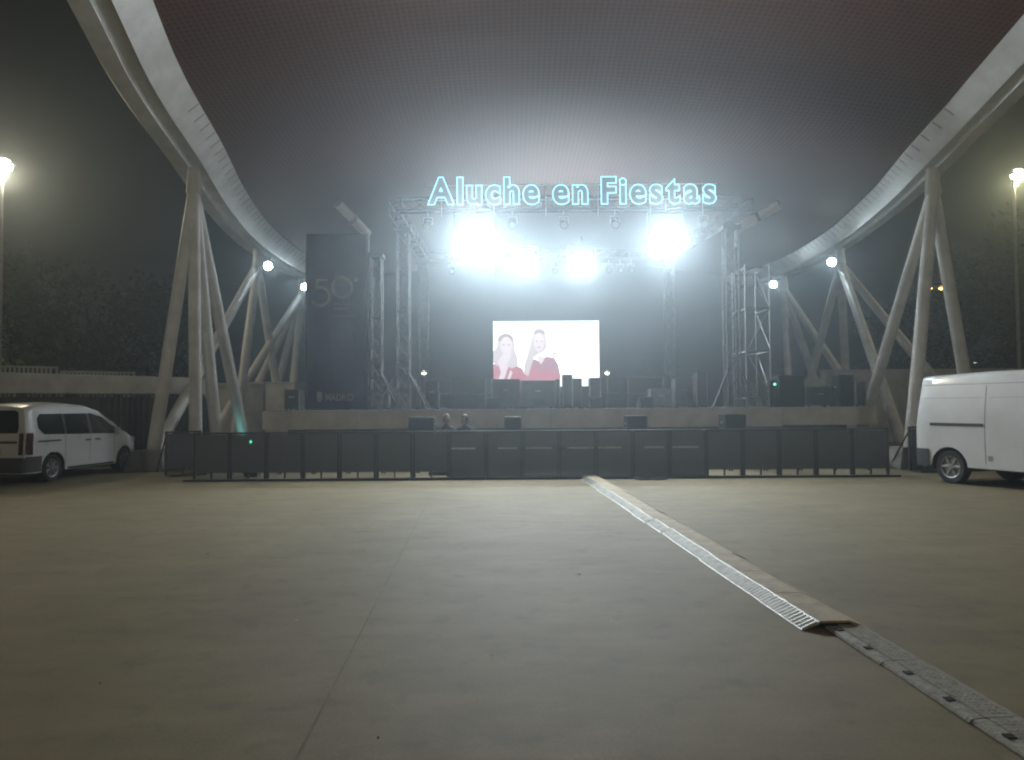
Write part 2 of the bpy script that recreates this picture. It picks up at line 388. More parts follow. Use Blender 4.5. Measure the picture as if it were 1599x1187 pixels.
# right side
gB = at(1421, 702, 19.0); gC = at(1526, 690, 20.5); gF = at(1412, 690, 21.2)
for f_ in (gB, gC, gF): f_.z = 0.35
gA = at(1338, 648, 24.0); gA.z = 0.35
gG = at(1462, 596, 26.0); gD = at(1262, 606, 33.0); gE = at(1321, 600, 33.0)
for n_, f_ in ((nR1, gA), (nR1, gB), (nR1, gC), (nR2, gD), (nR2, gE), (nR2, gF), (nR2, gG)):
    leg(n_ - Vector((0, 0, .55)), f_)
for px, Y in ((1231, 34.0), (1272, 33.6), (1318, 32.5)):
    q = at(px, 600, Y); q.z = PLZ - 0.02; leg(nR3 - Vector((0, 0, .55)), q)
for f_ in (gB, gC, gF, gA):
    MB().prism([(-.5, -.45), (.5, -.45), (.5, .45), (-.5, .45)], 0, 1, lambda u, v, t: Vector((f_.x + u * (1 - .3 * t), f_.y + v * (1 - .3 * t), .55 * t)) - CO).build('pedestal', 'concrete_dark', canopy, bevel=0.02)

# concrete plinth blocks that carry the rear legs
def wall_block(name, a_, b2, z0, z1, label, cat='wall', m='concrete_pale', coping=True):
    a_ = Vector(a_); b2 = Vector(b2); c = (a_ + b2) / 2
    t = thing(name, label, cat, (c.x, c.y, 0))
    MB().bbox((a_.x - c.x, a_.y - c.y, z0), (b2.x - c.x, b2.y - c.y, z1)).build('wall', m, t, bevel=0.015)
    if coping: MB().bbox((a_.x - c.x - .03, a_.y - c.y - .04, z1 + .002), (b2.x - c.x + .03, b2.y - c.y + .04, z1 + .07)).build('coping', m, t, bevel=0.01)
    return t
x0, x1 = at(397, 600, 32).x, at(464, 600, 32).x
wall_block('concrete_plinth', (x0, 31.6, 0), (x1, 35.6, 0), 0, PLZ - .09, 'pale concrete block beside the left end of the stage carrying white legs', 'plinth')
x0, x1 = at(1214, 600, 32).x, at(1345, 600, 32).x
wall_block('concrete_plinth', (x0, 31.8, 0), (x1, 35.4, 0), 0, PLZ - .09, 'pale concrete block behind the right end of the stage carrying white legs', 'plinth')

# ------------------------------------------------------------------ boundary walls and bar fence
wR, wL = at(330, 600, 23.0), at(-70, 600, 18.9)
wdir = Vector((wR.x - wL.x, wR.y - wL.y, 0)); hw = wdir.length / 2; wrz = math.atan2(wdir.y, wdir.x); wmid = Vector(((wR.x + wL.x) / 2, (wR.y + wL.y) / 2, 0))
wn = Vector((wdir.y, -wdir.x, 0)).normalized()          # towards the square
pw = thing('parapet_wall', 'long pale horizontal parapet beam above the dark bar fence behind the left car', 'wall', wmid, wrz)
MB().prism([(-hw, 2.10), (hw, 2.10), (hw, 2.60), (-hw, 2.66)], -0.16, 0.16, lambda u, v, t: (u, t, v)).build('parapet', 'concrete_pale', pw, bevel=0.015)
for k in range(6):
    x = -hw + 0.3 + k * (2 * hw - 0.6) / 5
    MB().bbox((x - .11, .02, 0), (x + .11, .15, 2.09)).build('support_post', 'fence', pw)
fn = thing('bar_fence', 'dark grey fence of close vertical bars under the pale parapet', 'fence', wmid + wn * .12, wrz)
nb = int(2 * hw / 0.155)
bar = MB().bbox((-.026, -.02, 0.06), (.026, .02, 2.06)).build('bar', 'fence', fn); bar.location.x = -hw + .1
for k in range(1, nb):
    c = bar.copy(); col.objects.link(c); c.parent = fn; c.location.x = -hw + .1 + k * (2 * hw - .2) / (nb - 1)
for zz in (0.25, 1.8): MB().bbox((-hw, .022, zz - .03), (hw, .06, zz + .03)).build('rail', 'fence', fn)
MB().bbox((-hw, .075, 0.02), (hw, .09, 2.0)).build('backing_sheet', 'fence', fn)
# upper slatted railings standing behind the parapet
for i, (pa, pb, yt, Ya, Yb, lab) in enumerate(((-60, 91, 571, 20.2, 21.6, 'grey slatted railing above the parapet beside the lamp post'), (94, 211, 580, 21.7, 22.9, 'brownish slatted railing above the parapet between lamp post and legs'))):
    a_ = at(pa, yt, Ya); b2 = at(pb, yt, Yb); dd = b2 - a_; w2 = math.hypot(dd.x, dd.y) / 2; zt0 = (a_.z + b2.z) / 2
    t = thing('slatted_railing', lab, 'railing', ((a_.x + b2.x) / 2, (a_.y + b2.y) / 2, 0), math.atan2(dd.y, dd.x))
    MB().bbox((-w2, -.03, zt0 - .05), (w2, .03, zt0)).build('top_rail', 'galv', t)
    for k in range(2): MB().bbox((-w2 + k * (2 * w2 - .06), -.03, 0), (-w2 + .06 + k * (2 * w2 - .06), .03, zt0 - .052)).build('post', 'galv', t)
    n = int(2 * w2 / 0.11)
    s0 = MB().bbox((-.03, -.012, 2.0), (.03, .012, zt0 - .052)).build('slat', 'galv', t); s0.location.x = -w2 + .12
    for k in range(1, n - 1):
        c = s0.copy(); col.objects.link(c); c.parent = t; c.location.x = -w2 + .12 + k * (2 * w2 - .2) / (n - 1)
a_, b2 = at(1286, 600, 27), at(1640, 600, 27)
wall_block('boundary_wall', (a_.x, 26.9, 0), (b2.x, 27.3, 0), 0, 2.85, 'pale boundary wall behind the right legs of the canopy', 'wall')
a_, b2 = at(300, 600, 27), at(398, 600, 27)
wall_block('boundary_wall', (a_.x, 27.9, 0), (b2.x, 28.2, 0), 0, 2.55, 'grey boundary wall between the left legs and the stage', 'wall')

# ------------------------------------------------------------------ crowd barriers
BY = 17.25
bx0, bx1 = at(302, 720, BY).x, at(1388, 720, BY).x
NB = 19; bw = (bx1 - bx0) / NB
def barrier(closed, slot):
    r = bpy.data.objects.new('crowd_barrier', None); col.objects.link(r)
    h = 1.05
    for sx in (-1, 1): MB().bbox((sx * (bw / 2 - .03) - .026, -.03, 0), (sx * (bw / 2 - .03) + .026, .03, h)).build('post', 'barrier', r)
    MB().bbox((-.018, -.02, .012), (.018, .02, h - .04)).build('middle_post', 'barrier', r)
    MB().bbox((-bw / 2 + .002, -.04, h), (bw / 2 - .002, .04, h + .045)).build('top_rail', 'barrier', r, bevel=.008)
    z0 = 0.022 if closed else 0.17
    MB().bbox((-bw / 2 + .058, -.034, z0 - .0), (bw / 2 - .058, -.032, h - .01)).build('scrim', 'scrim', r)
    MB().bbox((-bw / 2 + .058, -.02, .15), (bw / 2 - .058, .02, .165)).build('bottom_rail', 'barrier', r)
    MB().bbox((-bw / 2 + .004, -.50, 0.004), (bw / 2 - .004, -.041, .02)).build('floor_plate', 'barrier', r)
    MB().bbox((-bw / 2 + .004, -.535, 0.004), (bw / 2 - .004, -.502, .045)).build('plate_lip', 'barrier', r)
    for sx in (-1, 1): MB().tube((sx * (bw / 2 - .03), .05, h - .1), (sx * (bw / 2 - .03), .95, .04), .02).build('rear_brace', 'barrier', r)
    MB().bbox((-bw / 2 + .01, .042, .004), (bw / 2 - .01, .98, .02)).build('step_plate', 'barrier', r) if closed else None
    if slot:
        MB().bbox((-bw * slot[0], -.052, .665), (bw * slot[1], -.036, .70)).build('rail_glint', 'rail_glint', r)  # pale strip stands in for a bright reflection along the rail
    return r
protos = {}
for k in range(NB):
    x = bx0 + bw * (k + .5); pxm = 302 + (k + .5) * (1388 - 302) / NB
    closed = 690 < pxm < 1128
    slot = None
    if closed: slot = [(.18, .36), (.42, .30), (.3, .44), (.44, .2)][k % 4] if pxm > 730 else None
    key = (closed, slot)
    o = barrier(closed, slot)
    o.location = (x, BY + random.uniform(-.012, .012), 0); o.rotation_euler.z = R(random.uniform(-.7, .7))
    lab = f'black crowd barrier panel, {ORD[k] if k < 10 else ORD[NB - 1 - k]} from the {"left" if k < 10 else "right"} end of the row'
    lab = lab.replace('first from the left end', 'outermost at the left end').replace('first from the right end', 'outermost at the right end')
    tag(o, lab, 'barrier', 'crowd barriers in front of the stage')
# lone barrier end behind the van
o = barrier(False, None); o.location = (at(1446, 720, 18.2).x, 18.2, 0); tag(o, 'short black barrier panel standing behind the white van', 'barrier', 'crowd barriers in front of the stage')
o = barrier(False, None); o.location = (at(286, 700, 18.6).x, 18.6, 0); o.rotation_euler.z = R(38); tag(o, 'black barrier panel turned at an angle beside the left leg pedestals', 'barrier', 'crowd barriers in front of the stage')

# ------------------------------------------------------------------ truss helper
def truss(parent, a_, b2, w=0.4, r=0.025, m='alu', step=0.45):
    a_ = Vector(a_); b2 = Vector(b2); d = (b2 - a_); Ln = d.length; d.normalize()
    q = Vector((0, 0, 1)) if abs(d.z) < .9 else Vector((0, 1, 0))
    u = d.cross(q).normalized(); v = u.cross(d).normalized(); h = w / 2 - r
    cs = [(-h, -h), (h, -h), (h, h), (-h, h)]
    for (p, q2) in cs: MB().tube(a_ + u * p + v * q2, b2 + u * p + v * q2, r, n=8).build('chord', m, parent, smooth='auto')
    mb = MB(); n = max(2, int(Ln / step))
    for k in range(n):
        t0, t1 = Ln * k / n, Ln * (k + 1) / n
        for i in range(4):
            c0, c1 = cs[i], cs[(i + 1) % 4]
            if (k + i) % 2: c0, c1 = c1, c0
            mb.tube(a_ + d * t0 + u * c0[0] + v * c0[1], a_ + d * t1 + u * c1[0] + v * c1[1], r * .55, n=5, cap=False)
        if k % 3 == 0:
            for i in range(4):
                c0, c1 = cs[i], cs[(i + 1) % 4]
                mb.tube(a_ + d * t0 + u * c0[0] + v * c0[1], a_ + d * t0 + u * c1[0] + v * c1[1], r * .55, n=5, cap=False)
    lo = mb.build('lacing', m, parent, fixn=False); lo['kind'] = 'stuff'

TF, TR = 22.4, 29.0
def tower(px, Y, ztop, w, label, braces=True):
    p = at(px, 600, Y); t = thing('truss_tower', label, 'tower', (p.x, Y, STZ), 0, 'truss towers on the stage')
    MB().bbox((-w * .7, -w * .7, 0), (w * .7, w * .7, .03)).build('base_plate', 'galv', t)
    truss(t, (0, 0, .03), (0, 0, ztop - STZ), w)
    MB().bbox((-w * .62, -w * .62, ztop - STZ), (w * .62, w * .62, ztop - STZ + .12)).build('head_block', 'dark', t)
    if braces:
        for dx, dy in ((-.75, -.55), (.75, -.4), (-.4, .75), (.75, .6)):
            MB().tube((dx * w * .3, dy * w * .3, 1.25), (dx, dy, .03), .03).build('outrigger', 'alu', t, smooth='auto')
            MB().tube((dx, dy, 0), (dx, dy, .05), .08).build('outrigger_foot', 'galv', t)
    return p
ZF, ZR = 7.0, 7.30
pFL = tower(630, TF, ZF, .42, 'aluminium truss tower at the front left of the stage beside the navy banner')
pFR = tower(1144, TF, ZF, .44, 'aluminium truss tower at the front right of the stage')
pRL = tower(662, TR, ZR, .40, 'aluminium truss tower at the rear left of the stage')
pRR = tower(1047, TR, ZR, .40, 'aluminium truss tower at the rear right of the stage', True)
pPA = tower(588, 23.3, 6.4, .38, 'slim truss tower between the navy banner and front left tower')
def htruss(a_, b2, label):
    c = (Vector(a_) + Vector(b2)) / 2
    t = thing('roof_truss', label, 'truss', c, 0, 'horizontal trusses over the stage'); truss(t, Vector(a_) - c, Vector(b2) - c, .40, m='dark'); return t
zt = ZF + .12 + .21
TS = 20.5
sxL, sxR = at(622, 330, TS).x, at(1150, 330, TS).x
htruss((sxL, TS, zt), (sxR, TS, zt), 'front horizontal aluminium truss carrying the lit letter sign')
ztr = ZR + .12 + .21
htruss((pRL.x - .3, TR, ztr), (pRR.x + .3, TR, ztr), 'rear horizontal aluminium truss above the video screen')
htruss((pFL.x, TS + .23, zt), (pRL.x, TR - .23, ztr), 'side aluminium truss joining the left towers')
htruss((pFR.x, TS + .23, zt), (pRR.x, TR - .23, ztr), 'side aluminium truss joining the right towers')

# white tubular arms on the towers
def arm(a_, b2, label, m='white_steel'):
    a_ = Vector(a_); b2 = Vector(b2); t = thing('boom_arm', label, 'boom', a_)
    d = b2 - a_
    MB().tube((0, 0, 0), d, .15, .13, n=14).build('tube', m, t, smooth='auto')
    MB().tube(d * .48, d * .54, .175, n=14).build('collar', 'galv', t, smooth='auto')
    MB().tube(d, d * 1.03, .16, n=14).build('end_cap', 'galv', t, smooth='auto')
    MB().tube((0, 0, .02), (0, 0, -.55), .06).build('bracket', 'galv', t)
    return t
arm(at(574, 366, 23.3), at(528, 318, 22.3), 'white tubular arm leaning outward above the navy banner')
arm(at(1150, 358, 22.4), at(1216, 320, 21.9), 'white tubular arm leaning outward from the front right tower')

# ------------------------------------------------------------------ letter sign
sgn_l = at(672, 318, TS - .30); sgn_r = at(1115, 316, TS - .30)
sign = thing('letter_sign', 'cyan neon outline sign reading Aluche en Fiestas above the stage', 'sign', (sgn_l.x, TS - .30, sgn_l.z))
sw = sgn_r.x - sgn_l.x; cap_h = (at(700, 278, TS - .30).z - at(700, 318, TS - .30).z)
def text_mesh(ch, size, offset=0.0, depth=0.0, fill=True, bevel=0.0, xs=1.0):
    cu = bpy.data.curves.new('t', 'FONT'); cu.body = ch; cu.size = size; cu.offset = offset; cu.extrude = depth
    cu.resolution_u = 4
    if not fill: cu.fill_mode = 'NONE'; cu.bevel_depth = bevel; cu.bevel_resolution = 1
    ob = bpy.data.objects.new('t', cu); col.objects.link(ob)
    dg = bpy.context.evaluated_depsgraph_get(); dg.update()
    me = bpy.data.meshes.new_from_object(ob.evaluated_get(dg)); bpy.data.objects.remove(ob); bpy.data.curves.remove(cu)
    return me
FS = cap_h / 0.73
adv = {}
def measure(ch):
    if ch not in adv:
        me = text_mesh(ch, FS); xs_ = [v.co.x for v in me.vertices]; adv[ch] = (min(xs_), max(xs_)); bpy.data.meshes.remove(me)
    return adv[ch]
words_ = 'Aluche en Fiestas'; cur = 0.0; place = []
for ch in words_:
    if ch == ' ': cur += FS * .30; continue
    lo, hi = measure(ch); place.append((ch, cur - lo)); cur += (hi - lo) + FS * .20
total = cur - FS * .20; kx = sw / total
rot = Matrix.Rotation(R(90), 4, 'X')
slope = (sgn_r.z - sgn_l.z) / sw
for ch, x in place:
    face = text_mesh(ch, FS, offset=.046 * FS, depth=.02)
    tube = text_mesh(ch, FS, offset=.046 * FS, fill=False, bevel=.015)
    T = Matrix.Translation((x * kx, 0, x * kx * slope)) @ rot @ Matrix.Diagonal((kx, 1, 1, 1))
    face.transform(T); tube.transform(Matrix.Translation((0, -.05, 0)) @ T)
    for me, nm, mm in ((face, 'letter', 'neon_face'), (tube, 'neon_tube', 'neon')):
        me.materials.clear(); me.materials.append(M[mm]); me.name = nm
    lo_ = bpy.data.objects.new('letter', face); col.objects.link(lo_); lo_.parent = sign
    tu = bpy.data.objects.new('neon_tube', tube); col.objects.link(tu); tu.parent = lo_
for zz in (.10, .52): MB().tube((-.1, .06, zz), (sw + .1, .06, zz), .018).build('back_rail', 'galv', sign)
for k in range(6): MB().tube((.3 + k * (sw - .6) / 5, .08, -.35), (.3 + k * (sw - .6) / 5, .08, .56), .015).build('upright', 'galv', sign)

# ------------------------------------------------------------------ flood lamps (lit)
def flood(p, target, label, big=1.0, watts=FLOOD_W):
    p = Vector(p); t = thing('flood_light', label, 'flood light', p, 0, 'lit white flood lights over the stage')
    d = (Vector(target) - p).normalized(); m3 = d.to_track_quat('-Y', 'Z').to_matrix()
    w, h, dp = 1.0 * big, 1.0 * big, .22; rr = .47 * big
    fr_ = m3 @ Vector((0, -1, 0))
    MB().tube(-fr_ * .24, -fr_ * .02, rr * .55, rr, n=28).build('reflector', 'black_plastic', t, smooth='auto')
    MB().tube(-fr_ * .018, fr_ * .03, rr * 1.05, n=28).build('rim', 'black_plastic', t, smooth='auto')
    MB().box(-fr_ * .33, (.30, .16, .26), rot=m3).build('ballast_box', 'black_plastic', t, bevel=.02)
    MB().tube(fr_ * .031, fr_ * .04, rr * .98, n=28).build('lens', 'flood_lens', t)
    for sx in (-1, 1): MB().tube(m3 @ Vector((sx * (w / 2 + .02), 0, 0)), m3 @ Vector((sx * (w / 2 + .02), 0, 0)) + Vector((0, 0, h * .5 + .22)), .018).build('yoke_arm', 'galv', t)
    MB().tube(m3 @ Vector((-(w / 2 + .02), 0, 0)) + Vector((0, 0, h * .5 + .22)), m3 @ Vector((w / 2 + .02, 0, 0)) + Vector((0, 0, h * .5 + .22)), .018).build('yoke_bar', 'galv', t)
    MB().tube((0, 0, h * .5 + .22), (0, 0, h * .5 + .55), .022).build('hanger', 'galv', t)
    light('flood_beam', 'SPOT', p + d * .28, watts, (.86, .95, 1.0), Vector(target), 146, .95, .22, t)
flood(at(742, 376, TS - .2), (-1.5, 4, 0), 'big blazing white flood light under the letters Al of the sign', 1.1, FLOOD_W * 1.35)
flood(at(820, 412, TR - .4), (0.0, 4, 0), 'blazing white flood light, left one of the inner pair above the screen', .95, FLOOD_W * .62)
flood(at(908, 412, TR - .4), (2.5, 4, 0), 'blazing white flood light, right one of the inner pair above the screen', 1.05, FLOOD_W * .78)
flood(at(1040, 372, TS - .2), (4.0, 4, 0), 'big blazing white flood light under the letters st of the sign', 1.0, FLOOD_W * 1.1)

# unlit par cans on the trusses
def par(p, label, tilt=25):
    t = thing('par_can', label, 'stage lamp', p, 0, 'small unlit stage lamps on the trusses')
    d = Vector((0, -math.cos(R(tilt)), -math.sin(R(tilt))))
    MB().tube(-d * .16, d * .18, .10, .115, n=14).build('can', 'black_plastic', t, smooth='auto')
    MB().tube(d * .181, d * .186, .10, n=14).build('lens', 'clearlens', t)
    MB().tube((-.13, 0, .0), (-.13, 0, .2), .01, n=6).build('yoke_arm', 'galv', t); MB().tube((.13, 0, 0), (.13, 0, .2), .01, n=6).build('yoke_arm', 'galv', t)
    MB().tube((-.13, 0, .2), (.13, 0, .2), .01, n=6).build('yoke_bar', 'galv', t); MB().tube((0, 0, .2), (0, 0, .36), .012, n=6).build('hanger', 'galv', t)
for i, px in enumerate((706, 770, 866, 950, 968, 985)):
    p = at(px, 398, TR); p.z = ztr - .2 - .36
    par(p, f'small unlit stage lamp on the rear truss, {ORD[i]} from the left')
for i, px in enumerate((668, 800, 880, 960, 1098)):
    p = at(px, 350, TS); p.z = zt - .2 - .36
    par(p, f'small unlit stage lamp on the front truss under the sign, {ORD[i]} from the left')

# flood lamps on the canopy nodes (lit)
def node_lamp(px, py, Y, label, watts=NODE_W):
    p = at(px, py, Y); t = thing('spot_light', label, 'spot light', p, 0, 'small lit spot lights on the canopy nodes')
    tg = Vector((1.0 if px < 800 else 0.5, 10, 0)); d = (tg - p).normalized(); m3 = d.to_track_quat('-Y', 'Z').to_matrix()
    MB().tube(-d * .16, d * .05, .11, .17, n=20).build('housing', 'galv', t, smooth='auto')
    MB().tube(d * .051, d * .06, .16, n=20).build('lens', 'node_lens', t)
    MB().tube((0, .05, .1), (0, .35, .42), .025).build('bracket', 'galv', t)
    light('spot_beam', 'SPOT', p + d * .2, watts, (.78, .94, 1.0), tg, 125, .9, .1, t)
node_lamp(418, 415, 28.6, 'small lit cold white spot light on the second left canopy node')
node_lamp(475, 448, 34.5, 'small lit cold white spot light on the rearmost left canopy node beside the banner')
node_lamp(1299, 409, 29.0, 'small lit cold white spot light under the right girder at its second node', NODE_W * 1.3)
node_lamp(1208, 444, 34.8, 'small lit cold white spot light beside the scaffold on the right', NODE_W * 1.3)

# ------------------------------------------------------------------ video screen with its picture
SCY = 27.0
sl, sr = at(770, 502, SCY), at(935, 502, SCY); sb = at(850, 604, SCY)
scw, sch = sr.x - sl.x, sl.z - sb.z
screen = thing('video_screen', 'bright stage video screen showing two fair haired women in red', 'screen', ((sl.x + sr.x) / 2, SCY, STZ))
zb = sb.z - STZ
MB().bbox((-scw / 2, .012, zb), (scw / 2, .12, zb + sch)).build('cabinet', 'black_plastic', screen)
for sx in (-1, 1): MB().bbox((sx * scw * .4 - .05, .122, 0), (sx * scw * .4 + .05, .2, zb + sch * .8)).build('support_post', 'dark', screen)
def flat(pts, y, name, m, parent):
    MB().add([(p[0], y, p[1]) for p in pts], [tuple(range(len(pts)))]).build(name, m, parent, fixn=False); 
def uv(u, v): return (-scw / 2 + u * scw, zb + sch * (1 - v))   # picture coordinates 0..1, v down
pic = MB().add([(*(lambda q: (q[0], 0, q[1]))(uv(*c)),) for c in ((0, 1), (1, 1), (1, 0), (0, 0))], [(0, 1, 2, 3)]).build('picture', emit('screen white', (.95, .99, 1.0), 1.6, True), screen, fixn=False)
E = lambda n, c, s=.9: emit(n, c, s)
e_hair, e_hair2, e_skin, e_red, e_dred, e_shade, e_lip = E('scr hair', (.52, .44, .46)), E('scr hair light', (.74, .68, .70)), E('scr skin', (.90, .80, .86)), E('scr red', (.60, .25, .32)), E('scr dark red', (.47, .28, .35)), E('scr shade', (.66, .55, .62)), E('scr lip', (.76, .52, .58))
def ell(cx, cy, rx, ry, a0=0, a1=360, n=22): return [(cx + rx * math.cos(R(a0 + (a1 - a0) * k / n)), cy + ry * math.sin(R(a0 + (a1 - a0) * k / n))) for k in range(n if a1 - a0 >= 360 else n + 1)]
lay = [0]
def pp(name, pts, m):
    lay[0] += 1; MB().add([(uv(*p)[0], -.002 * lay[0] - .001, uv(*p)[1]) for p in pts], [tuple(range(len(pts)))]).build(name, m, pic, fixn=False)
# woman at the left, hand raised to her face
pp('red_sweater', [(0, .66), (.05, .62), (.19, .66), (.27, .72), (.31, .86), (.31, 1), (0, 1)], e_red)
pp('long_hair', [(.03, .40), (.05, .26), (.12, .20), (.17, .22), (.20, .30), (.205, .44), (.23, .56), (.235, .68), (.17, .72), (.10, .66), (.03, .68), (0, .62), (0, .46)], e_hair2)
pp('dark_parting', ell(.118, .30, .078, .115, 180, 360), e_hair)
pp('face', ell(.122, .37, .056, .135), e_skin)
pp('raised_hand', [(.02, 1), (.07, .78), (.04, .62), (.08, .52), (.13, .45), (.17, .44), (.16, .56), (.13, .66), (.14, .70), (.08, .98), (.07, 1)], e_skin)
pp('forearm', [(.10, 1), (.14, .84), (.16, .74), (.18, .78), (.13, 1)], e_skin)
pp('eye', ell(.098, .36, .014, .012), e_shade); pp('eye', ell(.147, .36, .014, .012), e_shade)
# woman in the middle
pp('red_jacket', [(.29, .80), (.33, .66), (.38, .58), (.44, .62), (.50, .54), (.56, .56), (.61, .66), (.635, .86), (.60, .98), (.55, 1), (.30, 1)], e_red)
pp('dark_shoulder', [(.36, .66), (.40, .58), (.46, .70), (.50, .56), (.57, .56), (.61, .66), (.63, .82), (.56, .74), (.46, .76), (.38, .72)], e_dred)
pp('long_hair', [(.375, .22), (.40, .14), (.44, .12), (.485, .15), (.50, .26), (.505, .40), (.48, .46), (.43, .50), (.38, .56), (.35, .72), (.33, .84), (.29, .80), (.29, .66), (.32, .54), (.34, .40)], e_hair2)
pp('dark_parting', ell(.437, .20, .058, .085, 180, 360), e_hair)
pp('face', ell(.432, .325, .049, .145), e_skin)
pp('neckline', [(.405, .54), (.485, .52), (.475, .60), (.45, .66), (.42, .60)], e_skin)
pp('eye', ell(.412, .31, .012, .011), e_shade); pp('eye', ell(.456, .31, .012, .011), e_shade); pp('mouth', ell(.434, .40, .018, .012), e_lip)
pp('sleeve_stripe', [(.55, .50), (.60, .47), (.605, .49), (.56, .53)], e_hair); pp('sleeve_stripe', [(.56, .56), (.61, .52), (.612, .545), (.565, .58)], e_hair)

# ------------------------------------------------------------------ stage gear
def case(px0, px1, ytop, Y, label, m='case', cat='flight case', depth=.6, name='flight_case', zb_=STZ):
    a_, b2 = at(px0, ytop, Y), at(px1, ytop, Y); z1 = (a_.z + b2.z) / 2; w = abs(b2.x - a_.x); h = z1 - zb_
    t = thing(name, label, cat, ((a_.x + b2.x) / 2, Y + depth / 2, zb_), 0, 'equipment cases on the stage')
    MB().bbox((-w / 2, -depth / 2, .05), (w / 2, depth / 2, h)).build('body', m, t, bevel=.012)
    for sx in (-1, 1):
        MB().bbox((sx * (w / 2) - .014, -depth / 2 - .006, .05), (sx * (w / 2) + .014, -depth / 2 + .02, h + .004)).build('edge_strip', 'galv', t)
        for sy in (-1, 1): MB().tube((sx * w * .38 - .02, sy * depth * .38, .026), (sx * w * .38 + .02, sy * depth * .38, .026), .026, n=8).build('caster', 'tyre', t)
    if w > .4: MB().bbox((-.09, -depth / 2 - .012, h * .6), (.09, -depth / 2 - .002, h * .6 + .05)).build('handle', 'galv', t)
    return t
cs = [(768, 812, 592, 'wide black case under the left corner of the screen'), (814, 866, 594, 'black case in front of the middle of the screen'),
      (868, 874, 592, 'narrow black case in front of the screen beside the tall one'), (879, 893, 585, 'tallest black case of those standing before the screen'),
      (894, 908, 591, 'black case just right of the tallest one before the screen'), (921, 938, 590, 'black case under the right corner of the screen'),
      (908.6, 920.4, 603, 'low black case in the gap before the screen')]
for a_, b2, yt, lab in cs: case(a_, b2, yt, 25.6, lab)
for a_, b2, yt, Y, lab, m in ((572, 606, 602, 24.2, 'grey equipment case beside the banner', 'grey_case'), (609, 656, 604, 25.0, 'wide grey case behind the front left tower', 'grey_case'),
                              (664, 684, 596, 25.2, 'tall dark case right of the front left tower', 'case'), (1016, 1050, 607, 25.0, 'low grey case before the rear right tower', 'grey_case'),
                              (1054, 1084, 592, 25.4, 'tall grey case right of the rear right tower', 'grey_case'), (1088, 1104, 581, 24.6, 'tall narrow black case left of the front right tower', 'case'),
                              (1258, 1304, 604, 23.0, 'long low black case at the right end of the stage', 'case'), (1336, 1352, 596, 23.2, 'small dark case at the right edge of the stage', 'case'),
                              (444, 467, 608, 22.4, 'square black case left of the navy banner', 'case')):
    case(a_, b2, yt, Y, lab, m)
def speaker(px0, px1, ytop, Y, label, z0=STZ, depth=.6, split=1):
    a_, b2 = at(px0, ytop, Y), at(px1, ytop, Y); h = (a_.z + b2.z) / 2 - z0; w = abs(b2.x - a_.x)
    t = thing('loudspeaker', label, 'loudspeaker', ((a_.x + b2.x) / 2, Y + depth / 2, z0), 0, 'black loudspeakers')
    MB().bbox((-w / 2, -depth / 2, 0), (w / 2, depth / 2, h)).build('cabinet', 'black_plastic', t, bevel=.012)
    MB().bbox((-w / 2 + .03, -depth / 2 - .008, .04), (w / 2 - .03, -depth / 2 - .001, h - .04)).build('grille', 'grille', t)
    for sx in (-1, 1): MB().bbox((sx * (w / 2 + .004) - .006, -.08, h * .6), (sx * (w / 2 + .004) + .006, .08, h * .6 + .05)).build('handle', 'galv', t)
    return t
speaker(1216, 1256, 586, 22.6, 'large black loudspeaker on the stage beside the scaffold')
speaker(1311, 1333, 585, 22.6, 'upright black loudspeaker near the right end of the stage')
# monitor wedges along the front edge
def wedge(px, Y, label, w=.40, h=.34):
    p = at(px, 636, Y); t = thing('monitor_wedge', label, 'stage monitor', (p.x, Y, STZ), 0, 'monitor wedges on the stage edge')
    MB().prism([(-.22, 0), (.24, 0), (.24, h * .55), (.02, h), (-.10, h)], -w / 2, w / 2, lambda u, v, s_: (s_, u, v)).build('cabinet', 'black_plastic', t, bevel=.01)
    MB().prism([(.03, h * .97), (.235, h * .60), (.245, h * .61), (.04, h * .985)], -w * .42, w * .42, lambda u, v, s_: (s_, u, v)).build('grille', 'grille', t)
for px, lab in ((770, 'black monitor wedge on the stage edge below the left side of the screen'), (841, 'black monitor wedge on the stage edge below the middle of the screen'),
                (931, 'black monitor wedge on the stage edge below the right side of the screen'), (1008, 'black monitor wedge on the stage edge right of the screen')):
    wedge(px, 21.6, lab)
# subwoofer stacks in the pit between barrier and stage
for px0, px1, yt, lab in ((636, 678, 652, 'wide black speaker stack below the stage near the seated people'), (787, 815, 651, 'black speaker stack below the stage left of the cable ramp'),
                          (978, 1012, 649, 'black speaker stack below the stage right of the cable ramp'), (1131, 1166, 647, 'black speaker stack below the stage under the front right tower')):
    lower = speaker(px0, px1, 684, 19.6, 'lower box of the ' + lab, 0.0, .7)
    za = at((px0 + px1) / 2, 684, 19.6).z + .004
    speaker(px0 + 1, px1 - 1, yt, 19.6, 'upper box of the ' + lab, za, .65)

